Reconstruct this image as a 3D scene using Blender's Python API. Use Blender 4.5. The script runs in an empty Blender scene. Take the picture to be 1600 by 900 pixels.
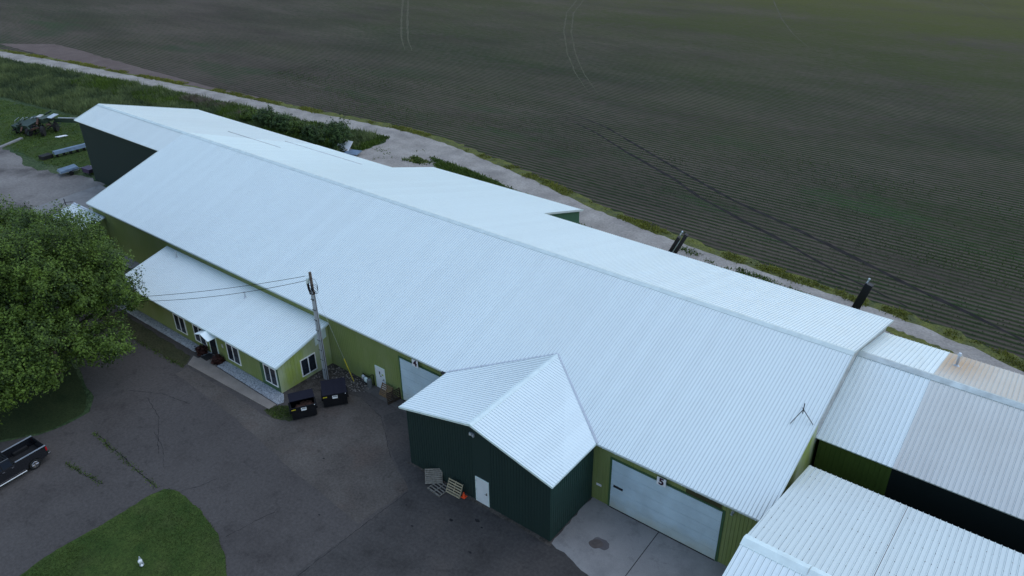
import bpy, bmesh, math, random
import numpy as np
from mathutils import Vector, Matrix
R = math.radians
rnd = random.Random(7); rng = np.random.default_rng(7)
S = bpy.context.scene; C = S.collection

# ------------------------------------------------------------ camera
cam = bpy.data.cameras.new('camera'); co = bpy.data.objects.new('camera', cam); C.objects.link(co)
YAW, PIT, ROL, F = -0.6643814, 0.5166234, -0.0141969, 1218.7466
fw = Vector((math.sin(YAW)*math.cos(PIT), math.cos(YAW)*math.cos(PIT), -math.sin(PIT)))
rt = Vector((math.cos(YAW), -math.sin(YAW), 0)); up = rt.cross(fw)
r2 = rt*math.cos(ROL)+up*math.sin(ROL); u2 = -rt*math.sin(ROL)+up*math.cos(ROL)
co.matrix_world = Matrix(((r2.x,u2.x,-fw.x,6.4085),(r2.y,u2.y,-fw.y,-33.7303),(r2.z,u2.z,-fw.z,38.3267),(0,0,0,1)))
cam.sensor_fit = 'HORIZONTAL'; cam.sensor_width = 36; cam.lens = F/1600*36
cam.clip_start = 0.5; cam.clip_end = 3000
S.camera = co
# ------------------------------------------------------------ sky, sun, exposure
SUN_EL, SUN_ROT = R(60), R(30)
w = bpy.data.worlds.new('World'); S.world = w; w.use_nodes = True
wn = w.node_tree; bg = wn.nodes['Background']
sky = wn.nodes.new('ShaderNodeTexSky'); sky.sky_type = 'NISHITA'; sky.sun_disc = False
sky.sun_elevation = SUN_EL; sky.sun_rotation = SUN_ROT; sky.altitude = 200
sky.air_density = 1.5; sky.dust_density = 0.5; sky.ozone_density = 1.0
wn.links.new(sky.outputs[0], bg.inputs[0]); bg.inputs[1].default_value = 0.12
sl = bpy.data.lights.new('sun', 'SUN'); sl.energy = 0.5; sl.angle = R(90); sl.color = (1, .95, .88)
so = bpy.data.objects.new('sun', sl); C.objects.link(so)
sd = Vector((math.sin(SUN_ROT)*math.cos(SUN_EL), math.cos(SUN_ROT)*math.cos(SUN_EL), math.sin(SUN_EL)))
so.rotation_euler = sd.to_track_quat('Z', 'Y').to_euler()
S.view_settings.view_transform = 'Standard'; S.view_settings.look = 'None'
S.view_settings.exposure = 0.83; S.view_settings.gamma = 1; S.view_settings.use_curve_mapping = False
S.cycles.max_bounces = 5; S.cycles.diffuse_bounces = 3; S.cycles.glossy_bounces = 2; S.cycles.transparent_max_bounces = 6

# ------------------------------------------------------------ materials
def nodes(name, rough=.8, spec=.3, metal=0):
    m = bpy.data.materials.new(name); m.use_nodes = True
    nt = m.node_tree; b = nt.nodes['Principled BSDF']
    b.inputs['Roughness'].default_value = rough; b.inputs['Specular IOR Level'].default_value = spec
    b.inputs['Metallic'].default_value = metal
    return m, nt, b
def N(nt, t, **k):
    n = nt.nodes.new(t)
    for a, v in k.items():
        if a in n.inputs: n.inputs[a].default_value = v
        else: setattr(n, a, v)
    return n
def coord(nt, sc=(1,1,1), rot=0):
    g = N(nt, 'ShaderNodeNewGeometry'); mp = N(nt, 'ShaderNodeMapping'); mp.inputs['Scale'].default_value = sc
    mp.inputs['Rotation'].default_value = (0,0,rot)
    nt.links.new(g.outputs['Position'], mp.inputs[0]); return mp.outputs[0]
def noise(nt, sc, det=4, vec=None, rough=.55):
    n = N(nt, 'ShaderNodeTexNoise'); n.inputs['Scale'].default_value = sc; n.inputs['Detail'].default_value = det
    n.inputs['Roughness'].default_value = rough
    nt.links.new(vec if vec else coord(nt), n.inputs['Vector']); return n.outputs['Fac']
def ramp(nt, fac, stops):
    r = N(nt, 'ShaderNodeValToRGB'); e = r.color_ramp.elements
    while len(e) < len(stops): e.new(.5)
    for i, (p, c) in enumerate(stops):
        e[i].position = p; e[i].color = (*c, 1) if len(c) == 3 else c
    nt.links.new(fac, r.inputs[0]); return r.outputs[0]
def mix(nt, fac, a, b, mode='MIX'):
    x = N(nt, 'ShaderNodeMix'); x.data_type = 'RGBA'; x.blend_type = mode
    for s, v in ((0, fac), (6, a), (7, b)):
        if isinstance(v, (int, float)): x.inputs[s].default_value = v
        elif isinstance(v, tuple): x.inputs[s].default_value = (*v[:3], 1)
        else: nt.links.new(v, x.inputs[s])
    return x.outputs[2]
def math_(nt, op, a, b=None):
    x = N(nt, 'ShaderNodeMath'); x.operation = op
    for s, v in ((0, a), (1, b)):
        if v is None: continue
        if isinstance(v, (int, float)): x.inputs[s].default_value = v
        else: nt.links.new(v, x.inputs[s])
    return x.outputs[0]
def bump(nt, b, h, st=.3, d=.05):
    x = N(nt, 'ShaderNodeBump'); x.inputs['Strength'].default_value = st; x.inputs['Distance'].default_value = d
    nt.links.new(h, x.inputs['Height']); nt.links.new(x.outputs[0], b.inputs['Normal'])
g3 = lambda v: (v, v, v)
def paint(name, c, rough=.5, spec=.35, var=.12, sc=1.5, metal=0):
    m, nt, b = nodes(name, rough, spec, metal)
    n = noise(nt, sc, 5); f = ramp(nt, n, [(.3, g3(1-var)), (.7, g3(1+var*.5))])
    nt.links.new(mix(nt, 1.0, c, f, 'MULTIPLY'), b.inputs['Base Color']); return m
def roofmat(name, c, dirt=(.45,.42,.38), damt=.25, rough=.42, rust=None):
    m, nt, b = nodes(name, rough, .45)
    big = noise(nt, .12, 4); fine = noise(nt, 1.1, 4, coord(nt, (1, .5, .5)))
    col = mix(nt, ramp(nt, big, [(.42, g3(0)), (.75, g3(damt))]), c, dirt)
    col = mix(nt, 1.0, col, ramp(nt, fine, [(.25, g3(.985)), (.7, g3(1.01))]), 'MULTIPLY')
    # sheet laps: a different tone for each 0.92 m sheet
    wn_ = N(nt, 'ShaderNodeTexWhiteNoise'); wn_.noise_dimensions = '1D'
    sp = N(nt, 'ShaderNodeSeparateXYZ'); nt.links.new(coord(nt), sp.inputs[0])
    nt.links.new(math_(nt, 'FLOOR', math_(nt, 'DIVIDE', sp.outputs[0], .916)), wn_.inputs['W'])
    col = mix(nt, 1.0, col, ramp(nt, wn_.outputs[0], [(0, g3(.965)), (1, g3(1.0))]), 'MULTIPLY')
    if rust:
        rx = noise(nt, .5, 5, coord(nt, (1, .4, 1)))
        d = N(nt, 'ShaderNodeVectorMath'); d.operation = 'DISTANCE'; d.inputs[1].default_value = rust[1]
        nt.links.new(coord(nt, (1, .45, 1)), d.inputs[0])
        f = ramp(nt, math_(nt, 'ADD', d.outputs['Value'], math_(nt, 'MULTIPLY', rx, 1.6)), [(.0, g3(1)), (1.0, g3(0))])
        mr = N(nt, 'ShaderNodeMapRange'); mr.inputs[1].default_value = 1.2; mr.inputs[2].default_value = 3.6
        mr.inputs[3].default_value = 1; mr.inputs[4].default_value = 0
        nt.links.new(math_(nt, 'ADD', d.outputs['Value'], math_(nt, 'MULTIPLY', rx, 1.6)), mr.inputs[0])
        col = mix(nt, math_(nt, 'MULTIPLY', mr.outputs[0], .75), col, rust[0])
    nt.links.new(col, b.inputs['Base Color'])
    nt.links.new(ramp(nt, fine, [(.3, g3(rough-.06)), (.7, g3(rough+.1))]), b.inputs['Roughness'])
    return m
def groundmat(name, stops, sc=.25, det=8, speck=None, rough=.95, bsc=6, bst=.4, bd=.06, patch=None, stains=None):
    m, nt, b = nodes(name, rough, .15)
    col = ramp(nt, noise(nt, sc, det, rough=.6), stops)
    if patch:
        col = mix(nt, ramp(nt, noise(nt, patch[0], 5), [(patch[1], g3(0)), (patch[2], g3(patch[4]))]), col, patch[3])
    if stains:
        st_ = ramp(nt, noise(nt, stains, 6, rough=.7), [(.32, g3(.74)), (.45, g3(1.0)), (.62, g3(1.0)), (.75, g3(1.16))])
        col = mix(nt, 1.0, col, st_, 'MULTIPLY')
    if speck:
        s = ramp(nt, noise(nt, speck[0], 3), [(.3, g3(1-speck[1])), (.7, g3(1+speck[1]))])
        col = mix(nt, 1.0, col, s, 'MULTIPLY')
    nt.links.new(col, b.inputs['Base Color'])
    bump(nt, b, noise(nt, bsc, 6), bst, bd); return m
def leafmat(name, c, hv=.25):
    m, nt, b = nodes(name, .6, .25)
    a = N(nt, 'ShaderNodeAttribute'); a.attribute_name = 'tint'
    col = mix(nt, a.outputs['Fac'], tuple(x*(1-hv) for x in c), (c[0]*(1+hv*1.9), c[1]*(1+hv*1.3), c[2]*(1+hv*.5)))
    nt.links.new(col, b.inputs['Base Color'])
    t = N(nt, 'ShaderNodeBsdfTranslucent'); nt.links.new(col, t.inputs[0])
    ms = N(nt, 'ShaderNodeMixShader'); ms.inputs[0].default_value = .3
    nt.links.new(b.outputs[0], ms.inputs[1]); nt.links.new(t.outputs[0], ms.inputs[2])
    nt.links.new(ms.outputs[0], nt.nodes['Material Output'].inputs[0]); return m
def wallmat(name, c, worn=None, wamt=.5):
    m, nt, b = nodes(name, .5, .3)
    st = noise(nt, 1.2, 5, coord(nt, (2.5, 2.5, .25)))
    col = mix(nt, ramp(nt, st, [(.45, g3(0)), (.8, g3(.35))]), c, tuple(x*.7 for x in c))
    if worn: col = mix(nt, ramp(nt, noise(nt, .45, 5, coord(nt, (1, 1, .5))), [(.42, g3(0)), (.68, g3(wamt))]), col, worn)
    nt.links.new(col, b.inputs['Base Color']); return m

M = {}
M['rib_shade'] = paint('painted_rib_shade', (.42,.48,.50), .7, .2, var=.2)  # shade beside each roof rib, painted as a darker strip
M['roof'] = roofmat('white_roof_sheet', (.73,.81,.80), damt=.04)
M['roof_annex'] = roofmat('white_annex_sheet', (.73,.81,.80), damt=.04, rough=.45)
M['roof_old'] = roofmat('weathered_roof_sheet', (.64,.65,.61), (.42,.38,.34), .35, .6)
M['roof_rust'] = roofmat('rust_stained_roof_sheet', (.56,.52,.45), (.46,.37,.29), .5, .6, rust=((.46,.27,.12), (3.3, 9.9, 5.9)))
M['roof_screw'] = roofmat('screwed_roof_sheet', (.62,.68,.65), (.5,.5,.46), .2, .5)
M['trim'] = paint('white_trim', (.66,.76,.74), .5)
M['trim_dirty'] = paint('dirty_flashing', (.42,.42,.41), .6, var=.3)
M['green'] = wallmat('olive_green_siding', (.19,.235,.078), (.25,.28,.15), .5)
M['green_deep'] = wallmat('deep_green_siding', (.05,.11,.05))
M['green_lit'] = wallmat('lit_worn_green_siding', (.32,.38,.09), (.45,.48,.36), .9)  # brighter base paints in the light on the end walls; pale patches are wear
M['dkgreen'] = wallmat('dark_green_siding', (.017,.034,.031))
M['midgreen'] = wallmat('mid_green_siding', (.05,.13,.075))
M['door'] = paint('white_steel_door', (.62,.65,.68), .45, var=.08)
M['odoor'] = paint('overhead_door_steel', (.50,.62,.70), .5, var=.14, sc=.7)
_nt = M['odoor'].node_tree; _b = _nt.nodes['Principled BSDF']; _src = _b.inputs['Base Color'].links[0].from_socket
_sp = N(_nt, 'ShaderNodeSeparateXYZ'); _nt.links.new(coord(_nt), _sp.inputs[0])
_z = math_(_nt, 'ADD', _sp.outputs[2], math_(_nt, 'MULTIPLY', math_(_nt, 'SUBTRACT', noise(_nt, .9, 5), .5), 1.6))
_mr = N(_nt, 'ShaderNodeMapRange'); _nt.links.new(_z, _mr.inputs[0]); _mr.inputs[1].default_value = 1.3; _mr.inputs[2].default_value = .1; _mr.inputs[3].default_value = 0; _mr.inputs[4].default_value = .6
_nt.links.new(mix(_nt, _mr.outputs[0], _src, (.42,.42,.33)), _b.inputs['Base Color'])
M['black'] = paint('black_steel', (.008,.008,.010), .6, .2, var=.3)
M['rubber'] = paint('rubber', (.015,.015,.015), .85)
M['dark'] = paint('dark_recess', (.01,.01,.012), .7)
M['glass'] = nodes('window_glass', .08, .6)[0]; M['glass'].node_tree.nodes['Principled BSDF'].inputs['Base Color'].default_value = (.015,.02,.03,1)
M['chrome'] = paint('bright_metal', (.6,.6,.62), .25, var=.1, metal=1)
M['galv'] = paint('galvanised_metal', (.50,.53,.56), .4, var=.15, metal=.4)
M['wood'] = paint('grey_wood', (.22,.20,.17), .85, var=.4, sc=6)
M['wood_brown'] = paint('brown_wood', (.17,.11,.06), .85, var=.4, sc=6)
M['wood_pale'] = paint('pale_new_wood', (.32,.27,.18), .85, var=.25, sc=6)
M['wood_dark'] = paint('dark_old_wood', (.05,.035,.025), .85, var=.4, sc=6)
M['pole'] = paint('weathered_pole_wood', (.13,.10,.08), .9, var=.4, sc=4)
M['concrete'] = groundmat('concrete', [(.3,(.20,.195,.19)),(.7,(.30,.29,.275))], .5, speck=(30,.12), bsc=20, bst=.15, patch=(.25,.5,.7,(.15,.145,.145),.5), stains=.8)
M['walk'] = groundmat('tan_concrete', [(.3,(.17,.15,.13)),(.7,(.25,.22,.19))], .8, speck=(25,.12), bsc=20, bst=.15)
M['asphalt'] = groundmat('worn_asphalt', [(.3,(.058,.051,.047)),(.7,(.095,.085,.078))], .22, 9, speck=(5,.16), bsc=14, bst=.5, bd=.02, patch=(.11,.45,.65,(.062,.055,.051),.7), stains=.8)
M['asphalt_new'] = groundmat('darker_asphalt', [(.3,(.047,.043,.040)),(.7,(.080,.073,.068))], .3, 9, speck=(5,.16), bsc=14, bst=.5, bd=.02, patch=(.3,.5,.7,(.07,.06,.052),.6), stains=.7)
M['asphalt_tan'] = groundmat('tan_worn_asphalt', [(.3,(.066,.057,.050)),(.7,(.104,.092,.080))], .3, 9, speck=(6,.2), bsc=14, bst=.5, bd=.02, patch=(.4,.52,.7,(.085,.066,.055),.6), stains=.9)
M['crack'] = groundmat('crack_fill', [(.3,(.012,.012,.013)),(.7,(.03,.028,.028))], 2)
M['gravel'] = groundmat('gravel_road', [(.3,(.23,.205,.18)),(.7,(.37,.335,.295))], .35, 9, speck=(4,.18), bsc=9, bst=.8, bd=.05, patch=(.25,.5,.68,(.17,.155,.14),.5))
M['dirtyard'] = groundmat('dirt_yard', [(.3,(.14,.125,.115)),(.7,(.25,.23,.21))], .15, 9, speck=(3,.15), bsc=7, bst=.7, bd=.06, patch=(.12,.5,.62,(.06,.052,.05),.7))
M['rock'] = groundmat('white_rock', [(.35,(.16,.17,.18)),(.65,(.46,.48,.50))], 9, 4, bsc=9, bst=1, bd=.08)
M['grass'] = groundmat('mown_grass', [(.3,(.026,.052,.010)),(.7,(.056,.082,.018))], .6, 9, speck=(7,.3), bsc=12, bst=1, bd=.06, patch=(.35,.5,.75,(.055,.06,.022),.5))
M['verge'] = groundmat('verge_grass', [(.35,(.075,.085,.035)),(.65,(.135,.14,.032))], .8, 9, speck=(5,.35), bsc=8, bst=1, bd=.1)
M['meadow'] = groundmat('meadow', [(.3,(.028,.055,.02)),(.7,(.075,.10,.045))], .2, 9, speck=(2.5,.4), bsc=3, bst=1, bd=.3)
M['baresoil'] = groundmat('bare_soil', [(.3,(.105,.075,.066)),(.7,(.14,.105,.092))], .3, 7, speck=(4,.1), bsc=6, bst=.6, bd=.05)
M['stone'] = groundmat('field_stone', [(.3,(.07,.062,.055)),(.7,(.30,.27,.24))], 2.5, 3)
M['yellow'] = paint('yellow_plastic', (.62,.50,.03), .5)
M['label'] = paint('white_label', (.8,.8,.8), .5, var=.03)
M['ink'] = paint('dark_purple_ink', (.03,.004,.02), .6)
M['inkblack'] = paint('black_ink', (.01,.01,.012), .6)
M['blank'] = paint('bare_signboard', (.72,.72,.76), .5)
M['orange'] = paint('orange_plastic', (.8,.08,.02), .5)
M['redlight'] = paint('red_lens', (.45,.01,.02), .2)
M['carblack'] = nodes('black_car_paint', .12, .6)[0]
_b = M['carblack'].node_tree.nodes['Principled BSDF']; _b.inputs['Base Color'].default_value = (.012,.013,.016,1); _b.inputs['Coat Weight'].default_value = 1
M['bluegrey'] = paint('faded_blue_sheet', (.14,.20,.27), .6, var=.3)
M['greenpaint'] = paint('old_green_machine_paint', (.018,.038,.024), .55, var=.5, sc=3)
M['rust'] = paint('rusty_steel', (.09,.045,.03), .8, var=.5, sc=3)
M['brownmetal'] = paint('dark_brown_steel', (.030,.024,.028), .6, var=.3)
M['redplant'] = leafmat('dark_red_leaves', (.045,.018,.016))
M['leaf'] = leafmat('maple_leaves', (.066,.122,.024), .58)
M['shrub'] = leafmat('shrub_leaves', (.052,.098,.034), .45)
M['tallgrass'] = leafmat('tall_grass_blades', (.105,.150,.075), .5)
M['weed'] = leafmat('weed_leaves', (.062,.11,.022), .5)
M['dry'] = leafmat('dry_stems', (.16,.145,.125), .3)
M['crop'] = leafmat('crop_leaves', (.025,.06,.02), .3)

def fieldmat():
    m, nt, b = nodes('row_crop_field', .95, .1)
    sp = N(nt, 'ShaderNodeSeparateXYZ'); nt.links.new(coord(nt), sp.inputs[0])
    wob = noise(nt, .05, 2); per = .80
    y = sp.outputs[1]
    s = math_(nt, 'SINE', math_(nt, 'MULTIPLY', y, 2*math.pi/per))
    nn = noise(nt, 1.6, 5, coord(nt, (.35, 1, 1)))
    fa = N(nt, 'ShaderNodeMapRange'); nt.links.new(sp.outputs[1], fa.inputs[0])      # rows close up where the stand is thick
    fa.inputs[1].default_value = 80; fa.inputs[2].default_value = 190; fa.inputs[3].default_value = 1; fa.inputs[4].default_value = .3
    amp = math_(nt, 'MULTIPLY', fa.outputs[0], ramp(nt, noise(nt, .09, 5, coord(nt, (.3, 1, 1))), [(.35, g3(.45)), (.62, g3(1.25))]))
    pn = noise(nt, .075, 5, coord(nt, (.55, 1.5, 1)))
    near = N(nt, 'ShaderNodeMapRange'); nt.links.new(sp.outputs[1], near.inputs[0]); near.inputs[1].default_value = 85; near.inputs[2].default_value = 60; near.inputs[3].default_value = 0; near.inputs[4].default_value = 1
    lush = math_(nt, 'MULTIPLY', ramp(nt, pn, [(.54, g3(0)), (.70, g3(1))]), near.outputs[0])
    rowv = math_(nt, 'ADD', math_(nt, 'MULTIPLY', math_(nt, 'MULTIPLY', s, amp), .75), math_(nt, 'MULTIPLY', math_(nt, 'SUBTRACT', nn, .5), 2.2))
    vig = noise(nt, .022, 6, coord(nt, (.45, 1.2, 1)))       # how well the crop has come up
    vig2 = noise(nt, .12, 6, coord(nt, (.25, 1, 1)))
    # far part of the field is greener: the glow lying there is put into the colour
    mr = N(nt, 'ShaderNodeMapRange'); nt.links.new(sp.outputs[1], mr.inputs[0])
    mr.inputs[1].default_value = 45; mr.inputs[2].default_value = 230; mr.inputs[3].default_value = -.08; mr.inputs[4].default_value = .55
    mrx = N(nt, 'ShaderNodeMapRange'); nt.links.new(sp.outputs[0], mrx.inputs[0])
    mrx.inputs[1].default_value = -200; mrx.inputs[2].default_value = -60; mrx.inputs[3].default_value = -.5; mrx.inputs[4].default_value = 0
    cov = math_(nt, 'ADD', math_(nt, 'ADD', rowv, math_(nt, 'MULTIPLY', math_(nt, 'SUBTRACT', vig, .5), 2.2)), math_(nt, 'ADD', mr.outputs[0], mrx.outputs[0]))
    cov = math_(nt, 'ADD', cov, math_(nt, 'MULTIPLY', math_(nt, 'SUBTRACT', vig2, .5), 1.1))
    soil = ramp(nt, noise(nt, .06, 7, coord(nt, (.5, 1.5, 1))), [(.3, (.050,.040,.031)), (.7, (.096,.077,.060))])
    plant = ramp(nt, noise(nt, .03, 5), [(.3, (.016,.029,.011)), (.7, (.030,.044,.012))])
    gy = N(nt, 'ShaderNodeMapRange'); nt.links.new(sp.outputs[1], gy.inputs[0]); gy.inputs[1].default_value = 95; gy.inputs[2].default_value = 210
    plant = mix(nt, gy.outputs[0], plant, (.076,.078,.016))  # olive tint paints the far hazy glow into the plant colour
    f = N(nt, 'ShaderNodeMapRange'); nt.links.new(cov, f.inputs[0])
    f.inputs[1].default_value = -.45; f.inputs[2].default_value = .55
    lushc = mix(nt, math_(nt, 'MULTIPLY', lush, .75), mix(nt, f.outputs[0], soil, plant), mix(nt, f.outputs[0], (.035,.045,.025), (.024,.066,.014)))
    nt.links.new(lushc, b.inputs['Base Color'])
    bump(nt, b, math_(nt, 'ADD', math_(nt, 'MULTIPLY', math_(nt, 'MULTIPLY', s, amp), .6), nn), .9, .12)
    return m
M['field'] = fieldmat()

# ------------------------------------------------------------ mesh helpers
class MB:
    def __init__(s): s.v = []; s.f = []; s.t = []
    def add(s, vs, fs, tint=None):
        o = len(s.v); s.v += [tuple(v) for v in vs]; s.f += [tuple(i+o for i in f) for f in fs]; return s
    def box(s, c, d, rz=0, rx=0, ry=0, tap=1.0):
        m = Matrix.Rotation(rz, 3, 'Z') @ Matrix.Rotation(ry, 3, 'Y') @ Matrix.Rotation(rx, 3, 'X')
        vs = []
        for k in (-1, 1):
            t = tap if k == 1 else 1
            for (i, j) in ((-1,-1),(1,-1),(1,1),(-1,1)):
                vs.append(Vector(c) + m @ Vector((i*d[0]/2*t, j*d[1]/2*t, k*d[2]/2)))
        return s.add(vs, [(3,2,1,0),(4,5,6,7),(0,1,5,4),(1,2,6,5),(2,3,7,6),(3,0,4,7)])
    def bb(s, a, b):
        return s.box([(x+y)/2 for x, y in zip(a, b)], [abs(y-x) for x, y in zip(a, b)])
    def bar(s, a, b, w_, h_=None, upv=(0,0,1)):
        a, b = Vector(a), Vector(b); h_ = h_ or w_; d = (b-a).normalized(); u = Vector(upv)
        if abs(d.dot(u)) > .98: u = Vector((1,0,0))
        r = d.cross(u).normalized(); u = r.cross(d)
        vs = [p + r*i*w_/2 + u*j*h_/2 for p in (a, b) for i, j in ((-1,-1),(1,-1),(1,1),(-1,1))]
        return s.add(vs, [(3,2,1,0),(4,5,6,7),(0,1,5,4),(1,2,6,5),(2,3,7,6),(3,0,4,7)])
    def tube(s, pts, r, n=8, cap=True):
        pts = [Vector(p) for p in pts]; rs = r if isinstance(r, (list, tuple)) else [r]*len(pts); o = len(s.v); ref = None
        for i, p in enumerate(pts):
            d = (pts[min(i+1, len(pts)-1)]-pts[max(i-1, 0)]).normalized()
            u = Vector((0,0,1)) if abs(d.z) < .95 else Vector((1,0,0))
            a = d.cross(u).normalized(); b = d.cross(a)
            for k in range(n):
                t = 2*math.pi*k/n; s.v.append(tuple(p+(a*math.cos(t)+b*math.sin(t))*rs[i]))
        for i in range(len(pts)-1):
            for k in range(n): s.f.append((o+i*n+k, o+i*n+(k+1) % n, o+(i+1)*n+(k+1) % n, o+(i+1)*n+k))
        if cap: s.f.append(tuple(o+k for k in range(n))); s.f.append(tuple(o+(len(pts)-1)*n+k for k in range(n-1, -1, -1)))
        return s
    def prism(s, prof, off):      # prof: 3d polygon, extruded by off
        n = len(prof); off = Vector(off); p = [Vector(q) for q in prof]
        return s.add(p+[q+off for q in p], [tuple(range(n-1, -1, -1)), tuple(range(n, 2*n))]+[(i, (i+1) % n, n+(i+1) % n, n+i) for i in range(n)])
    def ball(s, c, r, seg=10, rings=7, jit=0):
        o = len(s.v); r = r if isinstance(r, (tuple, list)) else (r, r, r)
        for i in range(rings+1):
            for k in range(seg):
                a = math.pi*i/rings; t = 2*math.pi*k/seg; q = 1+rnd.uniform(-jit, jit)
                s.v.append((c[0]+r[0]*q*math.sin(a)*math.cos(t), c[1]+r[1]*q*math.sin(a)*math.sin(t), c[2]+r[2]*q*math.cos(a)))
        for i in range(rings):
            for k in range(seg): s.f.append((o+i*seg+k, o+(i+1)*seg+k, o+(i+1)*seg+(k+1) % seg, o+i*seg+(k+1) % seg))
        return s
    def build(s, name, mat, parent=None, smooth=False, bevel=0):
        me = bpy.data.meshes.new(name); me.from_pydata(s.v, [], s.f)
        if s.t: me.polygons.foreach_set('material_index', [1 if i in set_t else 0 for set_t in [set(s.t)] for i in range(len(s.f))])
        me.update()
        bm = bmesh.new(); bm.from_mesh(me); bmesh.ops.recalc_face_normals(bm, faces=bm.faces)
        if bevel:
            bmesh.ops.bevel(bm, geom=[e for e in bm.edges if len(e.link_faces) == 2 and e.calc_face_angle(0) > .5], offset=bevel, segments=2, affect='EDGES', profile=.6)
        bm.to_mesh(me); bm.free()
        if smooth: me.shade_smooth()
        me.materials.append(mat)
        if s.t: me.materials.append(M['rib_shade'])
        o = bpy.data.objects.new(name, me); C.objects.link(o)
        if parent is not None: o.parent = parent; o.matrix_parent_inverse = wmat(parent).inverted()
        return o
def wmat(o):
    m = Matrix.LocRotScale(o.location, o.rotation_euler, o.scale)
    return (wmat(o.parent) @ o.matrix_parent_inverse @ m) if o.parent else m
def tag(o, label=None, cat=None, group=None, kind=None):
    if label: o['label'] = label
    if cat: o['category'] = cat
    if group: o['group'] = group
    if kind: o['kind'] = kind
    return o
def empty(name, loc, label, cat, group=None, rz=0):
    o = bpy.data.objects.new(name, None); C.objects.link(o); o.location = loc; o.rotation_euler.z = rz
    o.empty_display_size = .3
    return tag(o, label, cat, group)
def local(root, mb_objs):    # children built in the local space of an Empty
    for o in mb_objs: o.matrix_parent_inverse = Matrix()
def text(s_, size, loc, rot, mat, name, parent, depth=.006):
    cu = bpy.data.curves.new('t', 'FONT'); cu.body = s_; cu.size = size; cu.extrude = depth; cu.align_x = 'CENTER'; cu.align_y = 'CENTER'; cu.offset = size*.04
    t = bpy.data.objects.new('t', cu); C.objects.link(t)
    dg = bpy.context.evaluated_depsgraph_get(); dg.update()
    me = bpy.data.meshes.new_from_object(t.evaluated_get(dg)); C.objects.unlink(t); bpy.data.objects.remove(t)
    me.materials.clear(); me.materials.append(mat)
    o = bpy.data.objects.new(name, me); C.objects.link(o); o.location = loc; o.rotation_euler = rot
    o.parent = parent; o.matrix_parent_inverse = wmat(parent).inverted(); return o
def copy_tree(o, parent=None):
    c = o.copy(); C.objects.link(c)
    if parent is not None: c.parent = parent
    for ch in [x for x in bpy.data.objects if x.parent == o]: copy_tree(ch, c)
    return c

def clip_line(poly, n, p, d):
    """range of t where p+t*d lies in the convex polygon (3d, normal n)"""
    t0, t1 = -1e9, 1e9; k = len(poly); ctr = sum(poly, Vector())/k
    for i in range(k):
        a, b = poly[i], poly[(i+1) % k]; e = n.cross(b-a)
        if e.dot(ctr-a) < 0: e = -e
        q, s_ = e.dot(p-a), e.dot(d)
        if abs(s_) < 1e-9:
            if q < 0: return None
            continue
        t = -q/s_
        if s_ > 0: t0 = max(t0, t)
        else: t1 = min(t1, t)
    return (t0, t1) if t1 > t0+.02 else None
def sheet(mb, pts, d, pitch=.229, thick=.05, rw=.05, rh=.02, holes=(), base=True, phase=0.0, shade_w=.027, shade_dir=Vector((1,-.6,0))):
    """a convex plane with thickness and raised ribs running along d"""
    poly = [Vector(p) for p in pts]; n = (poly[1]-poly[0]).cross(poly[2]-poly[0]).normalized()
    if n.z < -.05: n = -n
    d = Vector(d).normalized(); s_ = n.cross(d).normalized()
    if thick and base: mb.prism(poly, -n*thick)
    lo = min(p.dot(s_) for p in poly); hi = max(p.dot(s_) for p in poly)
    k = math.floor(lo/pitch)*pitch + pitch*phase; p0 = poly[0]-s_*poly[0].dot(s_)
    while k < hi:
        k += pitch
        if k < lo+rw*.3 or k > hi-rw*.3: continue
        p = p0+s_*k; cl = clip_line(poly, n, p, d)
        if not cl: continue
        segs = [cl]
        for (hp, hn) in holes:      # (polygon) rectangles to leave out
            out = []
            hc = clip_line([Vector(q) for q in hp], n, p, d)
            for a, b in segs:
                if not hc or hc[1] <= a or hc[0] >= b: out.append((a, b)); continue
                if hc[0] > a: out.append((a, hc[0]))
                if hc[1] < b: out.append((hc[1], b))
            segs = out
        for a, b in segs:
            A, B = p+d*a, p+d*b
            mb.add([A-s_*rw/2, A-s_*rw*.28+n*rh, A+s_*rw*.28+n*rh, A+s_*rw/2, B-s_*rw/2, B-s_*rw*.28+n*rh, B+s_*rw*.28+n*rh, B+s_*rw/2],
                   [(0,1,5,4),(1,2,6,5),(2,3,7,6),(3,2,1,0),(4,5,6,7)])
            if shade_w:  # the rib's shade, painted along one side of it
                sg = s_ if s_.dot(shade_dir) > 0 else -s_
                q0, q1 = A+sg*(rw*.5+.001)+n*.0025, B+sg*(rw*.5+.001)+n*.0025; mb.t.append(len(mb.f))
                mb.add([q0, q0+sg*shade_w, q1+sg*shade_w, q1], [(0,1,2,3)])
    return mb
def wall_ribs(mb, a, b, z0, z1, outn, pitch=.229, holes=()):
    """upright ribs on a wall from a to b (xy), outward normal outn"""
    a3 = Vector((*a, z0)); b3 = Vector((*b, z0)); e = Vector(outn)*.003
    pts = [a3+e, b3+e, b3+e+Vector((0,0,z1-z0)), a3+e+Vector((0,0,z1-z0))]
    nn = (pts[1]-pts[0]).cross(pts[2]-pts[0])
    if nn.dot(Vector(outn)) < 0: pts = pts[::-1]
    hs = [([Vector((*p, h0)), Vector((*q, h0)), Vector((*q, h1)), Vector((*p, h1))], 0) for p, q, h0, h1 in holes]
    return sheet(mb, pts, (0,0,1), pitch, 0, .045, .018, hs, False, shade_w=0)

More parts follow.
